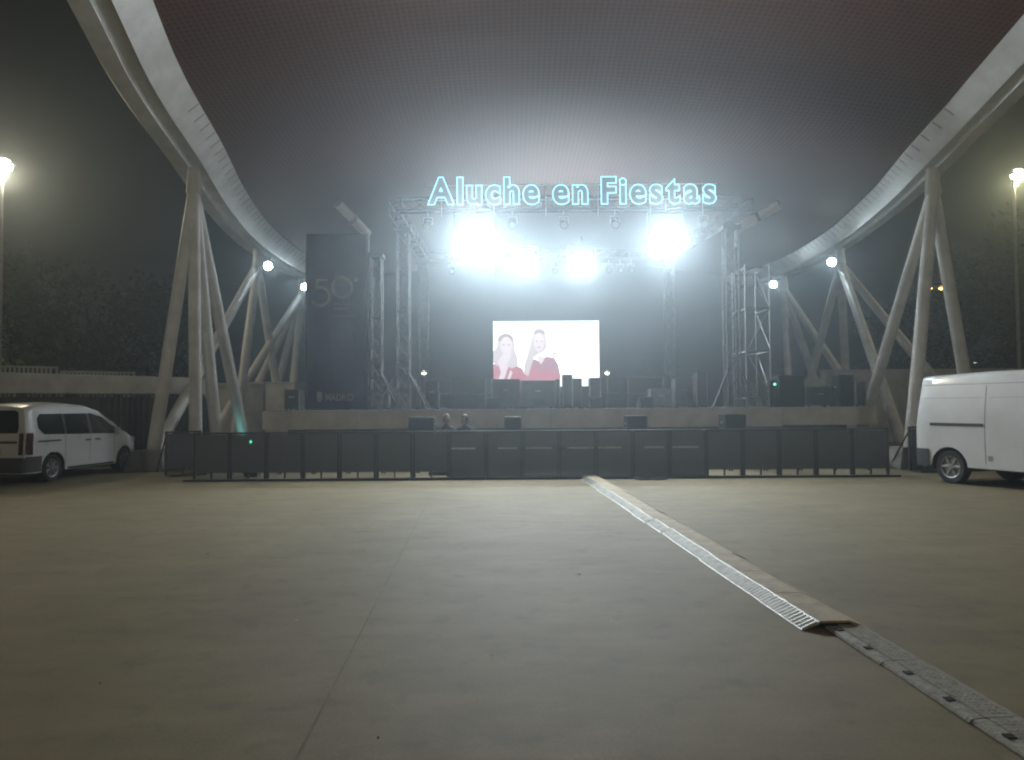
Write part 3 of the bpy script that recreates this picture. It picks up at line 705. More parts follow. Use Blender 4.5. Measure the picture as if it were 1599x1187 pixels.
# scaffold tower at the right
sc0, sc1 = at(1166, 600, 23.0).x, at(1204, 600, 23.0).x
scf = thing('scaffold', 'thin metal scaffold tower right of the front right truss tower', 'scaffold', (sc0, 23.0, STZ)); sw_ = sc1 - sc0; zs = 4.5
for x in (0, sw_):
    for y in (0, 1.3): MB().tube((x, y, 0), (x, y, zs), .026, n=8).build('standard', 'galv', scf, smooth='auto')
for zz in (.3, 1.75, 3.1, 4.4):
    for y in (0, 1.3): MB().tube((0, y, zz), (sw_, y, zz + .0), .024, n=8).build('ledger', 'alu', scf, smooth='auto')
    for x in (0, sw_): MB().tube((x, 0, zz), (x, 1.3, zz), .024, n=8).build('transom', 'galv', scf, smooth='auto')
for k, (za, zc) in enumerate(((.3, 1.75), (1.75, 3.1), (3.1, 4.4))):
    MB().tube((0 if k % 2 else sw_, -.03, za), (sw_ if k % 2 else 0, -.03, zc), .018, n=6).build('brace', 'galv', scf)
    MB().tube((sw_ + .03, 0, za), (sw_ + .03, 1.3, zc), .018, n=6).build('brace', 'galv', scf)

# power boxes with green indicator lights
def powerbox(px, py, Y, z0, label, led='green_led'):
    p = at(px, py, Y); t = thing('power_box', label, 'power box', (p.x, Y + .14, z0)); h = p.z - z0 + .12
    MB().bbox((-.16, -.12, 0), (.16, .12, h)).build('cabinet', 'dark', t, bevel=.01)
    MB().tube((0, -.121, h - .12), (0, -.14, h - .12), .035, n=10).build('indicator', led, t)
powerbox(1210, 600, 22.8, STZ, 'dark power box with a green light under the scaffold')
M['green_led_strong'] = emit('strong green led', (0.12, 1.0, 0.62), 16)
powerbox(391, 690, 17.75, 0.0, 'dark power box with a green light behind the left barriers', 'green_led_strong')

# ------------------------------------------------------------------ banner
BNY = 21.5
bl, br_, bt = at(480, 400, BNY).x, at(572, 400, BNY).x, at(526, 366, BNY).z
bn = thing('banner', 'tall navy banner printed 50 and MADRID standing at the stage edge', 'banner', ((bl + br_) / 2, BNY, STZ))
bwid, bh = br_ - bl, bt - STZ
rows = [[(-bwid / 2 + bwid * i / 16, .012 * math.sin(i * .9 + j * .25), .02 + (bh - .04) * j / 24) for i in range(17)] for j in range(25)]
MB().grid(rows).build('cloth', 'banner', bn, smooth=True)
for sx in (-1, 1): MB().tube((sx * (bwid / 2 + .03), .03, 0), (sx * (bwid / 2 + .03), .03, bh), .025).build('pole', 'dark', bn, smooth='auto')
MB().tube((-bwid / 2 - .03, .03, bh), (bwid / 2 + .03, .03, bh), .025).build('crossbar', 'dark', bn, smooth='auto')
for sx in (-1, 1): MB().bbox((sx * bwid / 2 - .15, -.25, 0), (sx * bwid / 2 + .15, .3, .018)).build('foot_plate', 'galv', bn)
def bxy(px, py): p = at(px, py, BNY); return (p.x - (bl + br_) / 2, p.z - STZ)
YP = -.02
def ring(cx, cz, r, w, a0=0, a1=360, n=40):
    rows = []
    for k in range(n + 1):
        t = R(a0 + (a1 - a0) * k / n); rows.append([(cx + (r - w) * math.cos(t), YP, cz + (r - w) * math.sin(t)), (cx + r * math.cos(t), YP, cz + r * math.sin(t))])
    return rows
k_ = BNY / F
c5 = bxy(500, 463); c0 = bxy(534, 449)
MB().grid(ring(c5[0], c5[1], 16.5 * k_, 4.2 * k_, -150, 118)).add([(c5[0] - 8 * k_, YP, c5[1] + 13 * k_), (c5[0] - 4.8 * k_, YP, c5[1] + 12 * k_), (c5[0] - 2.4 * k_, YP, c5[1] + 27 * k_), (c5[0] - 5.6 * k_, YP, c5[1] + 27 * k_)], [(0, 1, 2, 3)]).add([(c5[0] - 5.6 * k_, YP, c5[1] + 24 * k_), (c5[0] + 11 * k_, YP, c5[1] + 24 * k_), (c5[0] + 11 * k_, YP, c5[1] + 27.2 * k_), (c5[0] - 5.6 * k_, YP, c5[1] + 27.2 * k_)], [(0, 1, 2, 3)]).build('figure_five', 'print', bn, fixn=False)
MB().grid(ring(c0[0], c0[1], 17.5 * k_, 4.0 * k_)).build('figure_zero', 'print', bn, fixn=False)
co_ = bxy(556, 437); MB().grid(ring(co_[0], co_[1], 3.0 * k_, 1.3 * k_, n=16)).build('ordinal_mark', 'print', bn, fixn=False)
for (px, py, w, h) in ((534, 475, 26, 3.4), (532, 482, 22, 3.4), (538, 494, 36, 1.6)):
    q = bxy(px, py); MB().bbox((q[0] - w * k_ / 2, YP - .001, q[1] - h * k_ / 2), (q[0] + w * k_ / 2, YP + .001, q[1] + h * k_ / 2)).build('print_line', mat('faint print', (.17, .16, .21), .8), bn)
me = text_mesh('MADRID', 11.5 * k_ / .73, offset=.004, depth=.0015); q = bxy(508, 626)
wtxt = max(v.co.x for v in me.vertices); me.transform(Matrix.Translation((q[0], YP, q[1])) @ rot @ Matrix.Diagonal((44 * k_ / wtxt, 1, 1, 1)))
me.materials.clear(); me.materials.append(M['print']); o = bpy.data.objects.new('lettering', me); col.objects.link(o); o.parent = bn
q = bxy(499, 620)
MB().add([(q[0] + u * k_, YP, q[1] + v * k_) for u, v in ((-4, 6), (-4, -3), (-2, -6.5), (0, -8), (2, -6.5), (4, -3), (4, 6), (2.2, 8.5), (1.2, 7), (0, 9), (-1.2, 7), (-2.2, 8.5))], [tuple(range(12))]).build('crest', 'print', bn, fixn=False)

# ------------------------------------------------------------------ cable ramp (aluminium modules) and grey cable protector
r0, r1 = on_ground(1306, 984), on_ground(921, 746)
rd = (r1 - r0); rl = rd.length; rd.normalize(); rz = math.atan2(rd.y, rd.x) - R(90)
NR = 14; ml = rl / NR
def ramp_module(i):
    r = bpy.data.objects.new('cable_ramp', None); col.objects.link(r)
    hl = ml / 2 - .006; hh = .062
    # left and right sloped treads, flat lid
    MB().prism([(-.255, .004), (-.118, hh), (-.118, hh - .02), (-.235, .004)], -hl, hl, lambda u, v, t: (u, t, v)).build('slope', 'tread', r)
    MB().prism([(.118, hh), (.255, .004), (.235, .004), (.118, hh - .02)], -hl, hl, lambda u, v, t: (u, t, v)).build('slope', 'plywood', r)
    MB().bbox((-.116, -hl, hh - .014), (.116, hl, hh + .004)).build('lid', 'plywood', r, bevel=.004)
    n = max(8, int(2 * hl / .055)); 
    ribs = MB(); sl = math.atan2(hh - .004, .137)
    for k in range(n):
        y = -hl + .02 + k * (2 * hl - .04) / (n - 1)
        ribs.box((-.186, y, .0355), (.126, .016, .008), rot=Matrix.Rotation(-sl, 3, 'Y'))
    o = ribs.build('tread_ribs', 'tread', r, fixn=False); o['kind'] = 'stuff'
    slots = MB()
    for k in range(n - 1):
        y = -hl + .02 + (k + .5) * (2 * hl - .04) / (n - 1)
        slots.box((-.1865, y, .0335), (.118, .018, .004), rot=Matrix.Rotation(-sl, 3, 'Y'))
    o = slots.build('tread_slots', 'slot', r, fixn=False); o['kind'] = 'stuff'
    MB().bbox((-.02, -hl, .006), (.02, hl, .04)).build('cable_divider', 'hole', r)
    return r
first = ramp_module(0)
for k in range(NR):
    o = first if k == 0 else copy_tree(first)
    p = r0 + rd * ml * (k + .5); o.location = (p.x + random.uniform(-.014, .014), p.y, 0); o.rotation_euler.z = rz + R(random.uniform(-1.1, 1.1)); o.rotation_euler.y = R(random.uniform(-.5, .5))
    lab = 'nearest aluminium cable ramp module, its open end showing' if k == 0 else ('farthest cable ramp module, meeting the black barriers' if k == NR - 1 else f'aluminium and brown cable ramp module, {ORD[k]} from the open near end')
    tag(o, lab, 'cable ramp', 'cable ramp modules in a line')
q0, q1 = on_ground(1338, 992), on_ground(1640, 1178)
qd = (q1 - q0); qd.z = 0; qd.normalize(); q0 = q0 - qd * .25
cz = math.atan2(qd.y, qd.x) + R(90); pl = .86
def protector():
    r = bpy.data.objects.new('cable_protector', None); col.objects.link(r); hl = pl / 2 - .0015; hh = .028
    MB().prism([(-.16, .004), (-.145, hh * .8), (-.10, hh), (.10, hh), (.16, .004)], -hl, hl, lambda u, v, t: (u, t, v)).build('body', 'rubber', r, bevel=.005)
    MB().bbox((-.075, -hl + .004, hh + .001), (.085, hl - .004, hh + .005)).build('lid', 'rubber', r)
    st = MB()
    for i in range(5):
        for j in range(22):
            st.box((-.06 + i * .032, -hl + .05 + j * (2 * hl - .1) / 21, hh + .006), (.016, .012, .0025), rz=R(45 if (i + j) % 2 else -45))
    o = st.build('tread_studs', 'rubber', r, fixn=False); o['kind'] = 'stuff'
    for y in (-.18, .22): MB().box((-.105, y, hh + .002), (.045, .05, .006)).build('hand_hole', 'hole', r)
    return r
fp = protector()
for k in range(5):
    o = fp if k == 0 else copy_tree(fp)
    p = q0 + qd * pl * (k + .5); o.location = (p.x, p.y, 0); o.rotation_euler.z = cz + R(random.uniform(-.7, .7))
    tag(o, ['grey cable protector module at the open end of the ramp', 'second grey cable protector module after the ramp end', 'third grey cable protector module after the ramp end', 'fourth grey cable protector module after the ramp end', 'fifth grey cable protector module, the one nearest the viewer'][k], 'cable protector', 'grey cable protector modules')

# coil of cable lying by the barrier
p = on_ground(1016, 749); pts = []
for k in range(70):
    t = k * .42; rr = .16 + .05 * math.sin(k * .7) + .08 * (k / 70)
    pts.append(Vector((rr * 1.5 * math.cos(t), rr * .7 * math.sin(t), .015 + .0012 * (k % 24))))
cc = MB().path(pts, .014, 6).build('cable_coil', 'black_plastic', fixn=False); cc.location = (p.x, p.y - .03, 0)
tag(cc, 'black cable coil lying on the ground against the barriers', 'cable')

# scraps on the ground
for px, py, s_, m, lab in ((905, 897, .03, 'paper', 'tiny white paper scrap on the ground left of the cable ramp'), (463, 971, .02, 'paper', 'tiny pale paper scrap left of the expansion joint'),
                           (323, 866, .022, 'dryleaf', 'small dark leaf on the ground below the left barriers'), (157, 1070, .012, 'dryleaf', 'small dark leaf on the ground at the lower left'),
                           (590, 1156, .008, 'dryleaf', 'small dark leaf right of the expansion joint near the viewer'), (768, 1026, .01, 'paper', 'pale speck of paper in the middle of the ground')):
    p = on_ground(px, py); mb = MB(); n = 9
    ring_ = [(s_ * (1 + .3 * random.random()) * math.cos(2 * math.pi * k / n), .6 * s_ * (1 + .3 * random.random()) * math.sin(2 * math.pi * k / n), .006 + .012 * random.random()) for k in range(n)]
    mb.add([(0, 0, .014)] + ring_, [(0, k + 1, (k + 1) % n + 1) for k in range(n)])
    o = mb.build('paper_scrap' if m == 'paper' else 'dry_leaf', m); o.location = (p.x, p.y, 0); o.rotation_euler.z = random.random() * 3
    tag(o, lab, 'paper' if m == 'paper' else 'leaf')

# ------------------------------------------------------------------ vehicles
def lerp_tab(tab, x):
    if x <= tab[0][0]: return tab[0][1]
    for (a_, va), (b2, vb) in zip(tab[:-1], tab[1:]):
        if x <= b2:
            t = (x - a_) / (b2 - a_); t = t * t * (3 - 2 * t) * .5 + t * .5
            return va + (vb - va) * t
    return tab[-1][1]
def vehicle(label, loc, rz, spec):
    t = thing('parked_van' if spec['big'] else 'parked_car', label, 'van' if spec['big'] else 'car', loc, rz)
    xr, xf, wb, wr = spec['xr'], spec['xf'], spec['wb'], spec['wr']
    Wd, belt, tum, rsh = spec['hw'], spec['belt'], spec['tumble'], spec['shear']
    top = spec['top']; zmax = max(v for _, v in top); sill = spec['sill']
    def zt_(x): return lerp_tab(top, x)
    def zb_(x):
        z = sill
        for c in (0.0, wb):
            d = abs(x - c); ra = wr + .065
            if d < ra: z = max(z, wr + math.sqrt(ra * ra - d * d))
        return z
    def plan(x):
        e = min(1, max(0, (x - xr) / .30)); f = min(1, max(0, (xf - x) / .75))
        return Wd * (1 - (.03 if spec['big'] else .085) * (1 - e) ** 2 - .20 * (1 - f) ** 2.2)
    def hwid(x, z): 
        k = max(0, (z - belt) / (zmax - belt)); low = max(0, (belt * .55 - z) / belt)
        return plan(x) * (1 - tum * k ** 1.25) - .03 * low
    def xsh(x, z):   # raked tail and nose
        f = max(0, 1 - (x - xr) / .5)
        return x + rsh * f * max(0, (z - belt * .9)) 
    xs_ = sorted(set([round(xr + (xf - xr) * i / 70, 4) for i in range(71)] + [round(c + s_ * (wr + .065) * q, 4) for c in (0, wb) for s_ in (-1, 1) for q in (1.0, .97, .9, .75)]))
    NS = 12
    def section(x):
        zb2, zt2 = zb_(x), zt_(x); rr = min(.12 if spec['big'] else .17, (zt2 - zb2) * .35); z1 = zt2 - rr
        P = []
        for i in range(NS + 1):
            z = zb2 + (z1 - zb2) * i / NS; P.append((hwid(x, z), z))
        w1 = hwid(x, z1)
        for i in range(1, 6):
            a2 = R(90 * i / 5); P.append((w1 - rr * (1 - math.cos(a2)) * .9 - 0, z1 + rr * math.sin(a2) * .82))
        we, ze = P[-1]
        for i in range(1, 5): P.append((we * (1 - i / 4), ze + rr * .18 * math.sin(R(90 * i / 4))))
        full = P + [(-w, z) for w, z in P[-2::-1]]
        return [(xsh(x, z), w, z) for w, z in full]
    rows = [section(x) for x in xs_]
    mb = MB().grid(rows)
    # closing faces: tail and nose as strips between opposite points
    for r in (rows[0], rows[-1]):
        n = len(r); mid = n // 2
        strip = [[r[i], ((r[i][0] + r[n - 1 - i][0]) / 2, 0, (r[i][2] + r[n - 1 - i][2]) / 2), r[n - 1 - i]] for i in range(mid)] + [[r[mid]] * 3]
        mb.grid(strip)
    body = mb.build('body', spec['paint'], t, smooth='auto')
    # dark floor pan
    MB().bbox((xr + .12, -Wd * .86, sill - .03), (xf - .2, Wd * .86, sill + .12)).build('floor_pan', 'bumper', t)
    def side_patch(name, x0, x1, zlo, zhi, m, side, off=.006, nx=24, nz=6, parent=t):
        rows = []
        for i in range(nx + 1):
            x = x0 + (x1 - x0) * i / nx; a2, b3 = zlo(x), zhi(x)
            rows.append([(xsh(x, a2 + (b3 - a2) * j / nz), side * (hwid(x, a2 + (b3 - a2) * j / nz) + off), a2 + (b3 - a2) * j / nz) for j in range(nz + 1)])
        return MB().grid(rows).build(name, m, parent, smooth=True)
    def tail_patch(name, poly, m, off=.008, parent=t, th=0):
        mb = MB().add([(xsh(xr, z) - off, y, z) for y, z in poly], [tuple(range(len(poly)))]); return mb.build(name, m, parent)
    # wheels
    for cx in (0.0, wb):
        for s_ in (-1, 1):
            w = bpy.data.objects.new('wheel', None); col.objects.link(w); w.parent = t; w.location = (cx, s_ * (Wd - .13), wr)
            prof = [(wr * .66, -.10), (wr * .93, -.105), (wr, -.075), (wr, .075), (wr * .93, .105), (wr * .66, .10)]
            rows = [[(r * math.cos(2 * math.pi * k / 28), y, r * math.sin(2 * math.pi * k / 28)) for r, y in prof] for k in range(29)]
            MB().grid(rows).build('tyre', 'tyre', w, smooth='auto')
            rim = MB(); yo = s_ * .075
            rows = [[(r * math.cos(2 * math.pi * k / 28), y, r * math.sin(2 * math.pi * k / 28)) for r, y in ((wr * .67, s_ * .095), (wr * .60, s_ * .085), (wr * .58, s_ * .03), (wr * .1, s_ * .03))] for k in range(29)]
            rim.grid(rows).build('rim', 'galv', w, smooth='auto')
            for k in range(7 if not spec['big'] else 6):
                a2 = 2 * math.pi * k / (7 if not spec['big'] else 6); c = Vector((math.cos(a2), 0, math.sin(a2)))
                MB().box(c * wr * .34 + Vector((0, yo * .9, 0)), (wr * .56, .03, wr * .15), rot=Matrix.Rotation(-a2, 3, 'Y')).build('spoke', 'rim', w, bevel=.006)
            MB().tube((0, s_ * .03, 0), (0, s_ * .095, 0), wr * .16, n=14).build('hub_cap', 'rim', w, smooth='auto')
            # dark arch liner
        rows = [[(cx + (wr + .05) * math.cos(R(a2)), y, wr + (wr + .05) * math.sin(R(a2))) for y in (-Wd + .05, Wd - .05)] for a2 in range(-10, 191, 10)]
        MB().grid(rows).build('arch_liner', 'bumper', t)
    spec['detail'](t, body, side_patch, tail_patch, hwid, zt_, zb_, xsh, dict(xr=xr, xf=xf, wb=wb, hw=Wd, sill=sill))
    return t

def car_detail(t, body, side_patch, tail_patch, hwid, zt_, zb_, xsh, k):
    xr, xf = k['xr'], k['xf']
    def wlo(x): return 1.09 - .05 * (x - .0) / 2.0 + (.16 * max(0, (-.32 - x) / .2) if x < -.32 else 0)
    def whi(x): return min(1.56, zt_(x) - .20) - (.10 * max(0, (-.38 - x) / .12) if x < -.38 else 0)
    for s_ in (-1, 1):
        side_patch('side_window', -.50, .34, wlo, whi, 'glass', s_)
        side_patch('side_window', .42, 1.22, wlo, whi, 'glass', s_)
        side_patch('side_window', 1.30, 2.28, wlo, lambda x: max(wlo(x) + .02, whi(x)), 'glass', s_)
        side_patch('pillar_trim', .34, .42, wlo, whi, 'bumper', s_, nx=3); side_patch('pillar_trim', 1.22, 1.30, wlo, whi, 'bumper', s_, nx=3)
        side_patch('slide_rail', -.52, .22, lambda x: .925, lambda x: .965, 'bumper', s_, .010, 8, 2)
        for x in (1.06, 1.42): side_patch('door_handle', x, x + .20, lambda x: .895, lambda x: .935, 'bumper', s_, .022, 5, 2)
        for x in (.38, 1.26, 2.22): side_patch('door_gap', x - .005, x + .005, lambda x: .40, lambda x: wlo(x) - .01, 'bumper', s_, .002, 1, 8)
        side_patch('sill_trim', .46, 2.2, lambda x: .262, lambda x: .31, 'bumper', s_, .012, 20, 2)
        side_patch('tail_light', xr + .01, xr + .17, lambda x: .66, lambda x: 1.14, 'redlens', s_, .008, 4, 6)
        side_patch('rear_bumper_corner', xr + .005, -.40, lambda x: .27, lambda x: .62, 'bumper', s_, .014, 8, 5)
        side_patch('front_bumper_corner', 3.10, 3.36, lambda x: .27, lambda x: .48, 'bumper', s_, .010, 8, 4)
        side_patch('headlight', 3.0, 3.36, lambda x: .78, lambda x: .92 - .05 * (x - 3.0), 'clearlens', s_, .008, 6, 3)
        m = MB().sphere((2.20, s_ * (k['hw'] + .10), 1.10), .11, 12, 8, (.55, .8, .85)).build('door_mirror', 'vpaint', t, smooth=True)
        MB().tube((2.20, s_ * (k['hw'] - .10), 1.06), (2.20, s_ * (k['hw'] + .05), 1.08), .03).build('mirror_arm', 'bumper', m)
        tail_patch('tail_light', [(s_ * .665, .66), (s_ * .765, .66), (s_ * .755, 1.14), (s_ * .665, 1.14)], 'redlens', .028)
    tail_patch('rear_window', [(-.60, 1.14), (.60, 1.14), (.615, 1.24), (.56, 1.60), (.48, 1.645), (-.48, 1.645), (-.56, 1.60), (-.615, 1.24)], 'glass', .010)
    tail_patch('handle_strip', [(-.62, .915), (.60, .915), (.60, .965), (-.62, .965)], 'bumper', .012)
    tail_patch('badge', [(.50, .86), (.56, .86), (.56, .895), (.50, .895)], 'rim', .014)
    MB().bbox((xr - .05, -.80, .27), (xr + .04, .80, .60)).build('rear_bumper', 'bumper', t, bevel=.03)
    pl = MB().bbox((xr - .075, -.26, .70), (xr - .016, .26, .81)).build('number_plate', 'plate', t)
    rows = [[(x, y, zt_(x) + .004) for y in (-.56, -.28, 0, .28, .56)] for x in [1.98 + .08 * i for i in range(8)]]
    MB().grid(rows).build('windscreen', 'glass', t, smooth=True)
CAR = dict(big=False, xr=-.82, xf=3.38, wb=2.69, wr=.315, hw=.865, belt=1.05, tumble=.20, shear=.16, sill=.25, paint='paint', detail=car_detail,
           top=[(-.82, 1.74), (-.45, 1.80), (.5, 1.84), (1.2, 1.80), (1.7, 1.69), (2.2, 1.42), (2.65, 1.13), (3.0, 1.02), (3.25, .90), (3.38, .66)])
vehicle('white compact passenger van parked by the bar fence, seen from behind', (-11.40, 17.05, 0), R(85), CAR)

def van_detail(t, body, side_patch, tail_patch, hwid, zt_, zb_, xsh, k):
    xr, xf = k['xr'], k['xf']
    for s_ in (-1, 1):
        side_patch('slide_rail', -.42, .78, lambda x: 1.19, lambda x: 1.25, 'bumper', s_, .010, 10, 2)
        for x in (.80, 2.05, 2.12, 3.12): side_patch('door_gap', x - .006, x + .006, lambda x: max(.45, zb_(x) + .03), lambda x: 2.0, 'bumper', s_, .002, 1, 12)
        side_patch('roof_gutter', xr + .10, 2.6, lambda x: 2.035, lambda x: 2.048, 'seam', s_, .003, 40, 1)
        side_patch('panel_crease', xr + .14, .74, lambda x: 1.76, lambda x: 1.768, 'seam', s_, .002, 16, 1)
        side_patch('panel_crease', .88, 2.0, lambda x: 1.76, lambda x: 1.768, 'seam', s_, .002, 16, 1)
        side_patch('rear_bumper_corner', xr + .005, -.45, lambda x: .34, lambda x: .70, 'bumper', s_, .016, 8, 5)
        side_patch('door_handle', 1.86, 2.0, lambda x: 1.0, lambda x: 1.10, 'bumper', s_, .02, 4, 3)
        side_patch('door_handle', 2.20, 2.36, lambda x: 1.08, lambda x: 1.13, 'bumper', s_, .02, 4, 3)
        side_patch('fuel_flap', .85, .95, lambda x: .52, lambda x: .62, 'seam', s_, .004, 3, 3) if s_ < 0 else None
        side_patch('cab_window', 2.24, 3.28, lambda x: 1.30, lambda x: max(1.32, min(1.86, zt_(x) - .24)), 'glass', s_)
        side_patch('front_bumper_corner', 4.0, 4.3, lambda x: .34, lambda x: .62, 'bumper', s_, .012, 8, 4)
        side_patch('headlight', 3.92, 4.28, lambda x: .88, lambda x: 1.04, 'clearlens', s_, .01, 6, 3)
        m = MB().bbox((3.06, s_ * (k['hw'] + .06), 1.32), (3.18, s_ * (k['hw'] + .26), 1.66)).build('door_mirror', 'bumper', t, bevel=.04)
        MB().tube((3.12, s_ * (k['hw'] - .08), 1.42), (3.12, s_ * (k['hw'] + .1), 1.42), .025).build('mirror_arm', 'bumper', m)
        tail_patch('tail_light', [(s_ * .78, .85), (s_ * .90, .85), (s_ * .86, 1.5), (s_ * .78, 1.5)], 'redlens', .010)
        tail_patch('rear_window', [(s_ * .06, 1.3), (s_ * .68, 1.3), (s_ * .64, 1.9), (s_ * .06, 1.9)], 'glass', .010)
    MB().bbox((xr - .05, -.92, .36), (xr + .04, .92, .60)).build('rear_bumper', 'bumper', t, bevel=.03)
    rows = [[(x, y, zt_(x) + .004) for y in (-.66, -.33, 0, .33, .66)] for x in [2.95 + .09 * i for i in range(8)]]
    MB().grid(rows).build('windscreen', 'glass', t, smooth=True)
    MB().bbox((.95, -k['hw'] + .02, .34), (2.0, -k['hw'] + .12, .42)).build('side_step', 'bumper', t)
VAN = dict(big=True, xr=-.78, xf=4.32, wb=3.30, wr=.345, hw=.985, belt=1.25, tumble=.135, shear=.10, sill=.36, paint='vpaint', detail=van_detail,
           top=[(-.78, 2.25), (-.4, 2.27), (1.0, 2.31), (2.3, 2.29), (2.8, 2.22), (3.2, 1.85), (3.65, 1.36), (4.0, 1.20), (4.22, 1.05), (4.32, .72)])
hv = Vector((.35, -.937, 0)); rv = Vector((hv.y, -hv.x, 0))
wp = on_ground(1489, 755); ctr = wp - rv * .87
vehicle('large white panel van parked at an angle at the right edge', (ctr.x, ctr.y, 0), math.atan2(hv.y, hv.x), VAN)

# ------------------------------------------------------------------ two people sitting behind the barrier
def person(loc, rz, label, hair, cloth, lean, turn):
    t = thing('person', label, 'person', loc, rz, None)
    V = []; E_ = []; Rr = []
    def v(p, r): V.append(p); Rr.append(r); return len(V) - 1
    def e(a_, b2): E_.append((a_, b2))
    pel = v((0, 0, .56), .145); wa = v((0, -.03 - lean * .3, .72), .13); ch = v((0, -.05 - lean * .8, .92), .145); nk = v((0, -.06 - lean, 1.075), .055); hd0 = v((0, -.065 - lean, 1.14), .06)
    for a_, b2 in ((pel, wa), (wa, ch), (ch, nk), (nk, hd0)): e(a_, b2)
    for s_ in (-1, 1):
        sh = v((s_ * .175, -.05 - lean * .85, 1.005), .06); el = v((s_ * .26, -.16 - lean, .76), .043); wr_ = v((s_ * .10, -.36 - lean, .68), .028)
        e(ch, sh); e(sh, el); e(el, wr_)
        pm = v((s_ * .06, -.42 - lean, .665), .026); e(wr_, pm)
        for f_ in range(4):
            k1 = v((s_ * (.075 - f_ * .020), -.47 - lean - .008 * (1.5 - abs(f_ - 1.5)), .655), .0095); k2 = v((s_ * (.072 - f_ * .020), -.50 - lean, .625 - .004 * f_), .008); e(pm, k1); e(k1, k2)
        th = v((s_ * .035, -.40 - lean, .69), .011); th2 = v((s_ * .02, -.435 - lean, .70), .009); e(wr_, th); e(th, th2)
        hp = v((s_ * .10, -.04, .54), .095); kn = v((s_ * .14, -.46, .53), .066); an = v((s_ * .13, -.44, .09), .042); to = v((s_ * .14, -.62, .04), .036)
        e(pel, hp); e(hp, kn); e(kn, an); e(an, to)
    me = bpy.data.meshes.new('body'); me.from_pydata(V, E_, []); o = bpy.data.objects.new('body', me); col.objects.link(o); o.parent = t
    md = o.modifiers.new('skin', 'SKIN'); me.materials.append(M[cloth])
    for i, sv in enumerate(me.skin_vertices[0].data): sv.radius = (Rr[i], Rr[i])
    me.skin_vertices[0].data[pel].use_root = True
    md.use_smooth_shade = True; ss = o.modifiers.new('sub', 'SUBSURF'); ss.levels = 2; ss.render_levels = 2
    hc = Vector((0, -.075 - lean, 1.235)); rot_ = Matrix.Rotation(turn, 3, 'Z')
    head = MB().sphere((0, 0, 0), .105, 16, 12, (.74, .92, 1.12))
    def hp_(p): return hc + rot_ @ Vector(p)
    for i, p in enumerate(head.v):
        x, y, z = p; w = 1 - .25 * max(0, -z / .117); head.v[i] = (x * w, y * w + (-.01 if z < 0 else 0), z)
    head.add(*(lambda m_: (m_.v, m_.f))(MB().tube((0, -.088, .012), (0, -.112, -.018), .007, .015, 8)))
    for s_ in (-1, 1): head.add(*(lambda m_: (m_.v, m_.f))(MB().sphere((s_ * .078, .008, -.005), .026, 8, 6, (.35, .7, 1.1))))
    head.v = [tuple(hp_(p)) for p in head.v]
    ho = head.build('head', 'skin', t, smooth=True, fixn=False)
    for s_ in (-1, 1): MB().sphere(hp_((s_ * .030, -.086, .012)), .0105, 8, 6).build('eye', 'dark', ho, smooth=True)
    MB().sphere(hp_((0, -.084, -.052)), .022, 8, 6, (1, .3, .28)).build('mouth', mat('lips', (.34, .12, .11), .5), ho, smooth=True)
    hm = MB().sphere((0, .018, .018), .120, 16, 10, (.80, .92, 1.08))
    hm.f = [f_ for f_ in hm.f if not (min(hm.v[i][1] for i in f_) < -.045 and min(hm.v[i][2] for i in f_) < .055)]
    hm.v = [tuple(hp_((p[0] * (1 + random.uniform(-.03, .03)), p[1] if p[2] > 0 else p[1] * .9 + .01, p[2] * (1 + random.uniform(-.03, .03))))) for p in hm.v]
    hm.build('hair', hair, t, smooth=True, fixn=False)
    return t
pc1 = at(696, 660, 18.55); pc2 = at(727, 662, 18.6)
person((pc1.x, 18.6, .11), R(18), 'person in dark clothes sitting behind the barrier, left one of the pair', 'hair_b', 'cloth_p', .04, R(25))
person((pc2.x, 18.65, .09), R(-20), 'person in dark clothes sitting behind the barrier, right one of the pair', 'hair', 'cloth_d', .02, R(-35))
bench = thing('bench', 'low dark bench under the two seated people behind the barrier', 'bench', ((pc1.x + pc2.x) / 2, 18.68, 0))
MB().bbox((-.6, -.80, .0), (.6, -.30, .085)).build('footboard', 'dark', bench, bevel=.006)
MB().bbox((-.62, -.16, .45), (.62, .2, .50)).build('seat', 'dark', bench, bevel=.008)
for sx in (-1, 1):
    for sy in (-1, 1): MB().bbox((sx * .54 - .025, .02 + sy * .13 - .025, 0), (sx * .54 + .025, .02 + sy * .13 + .025, .448)).build('leg', 'dark', bench)

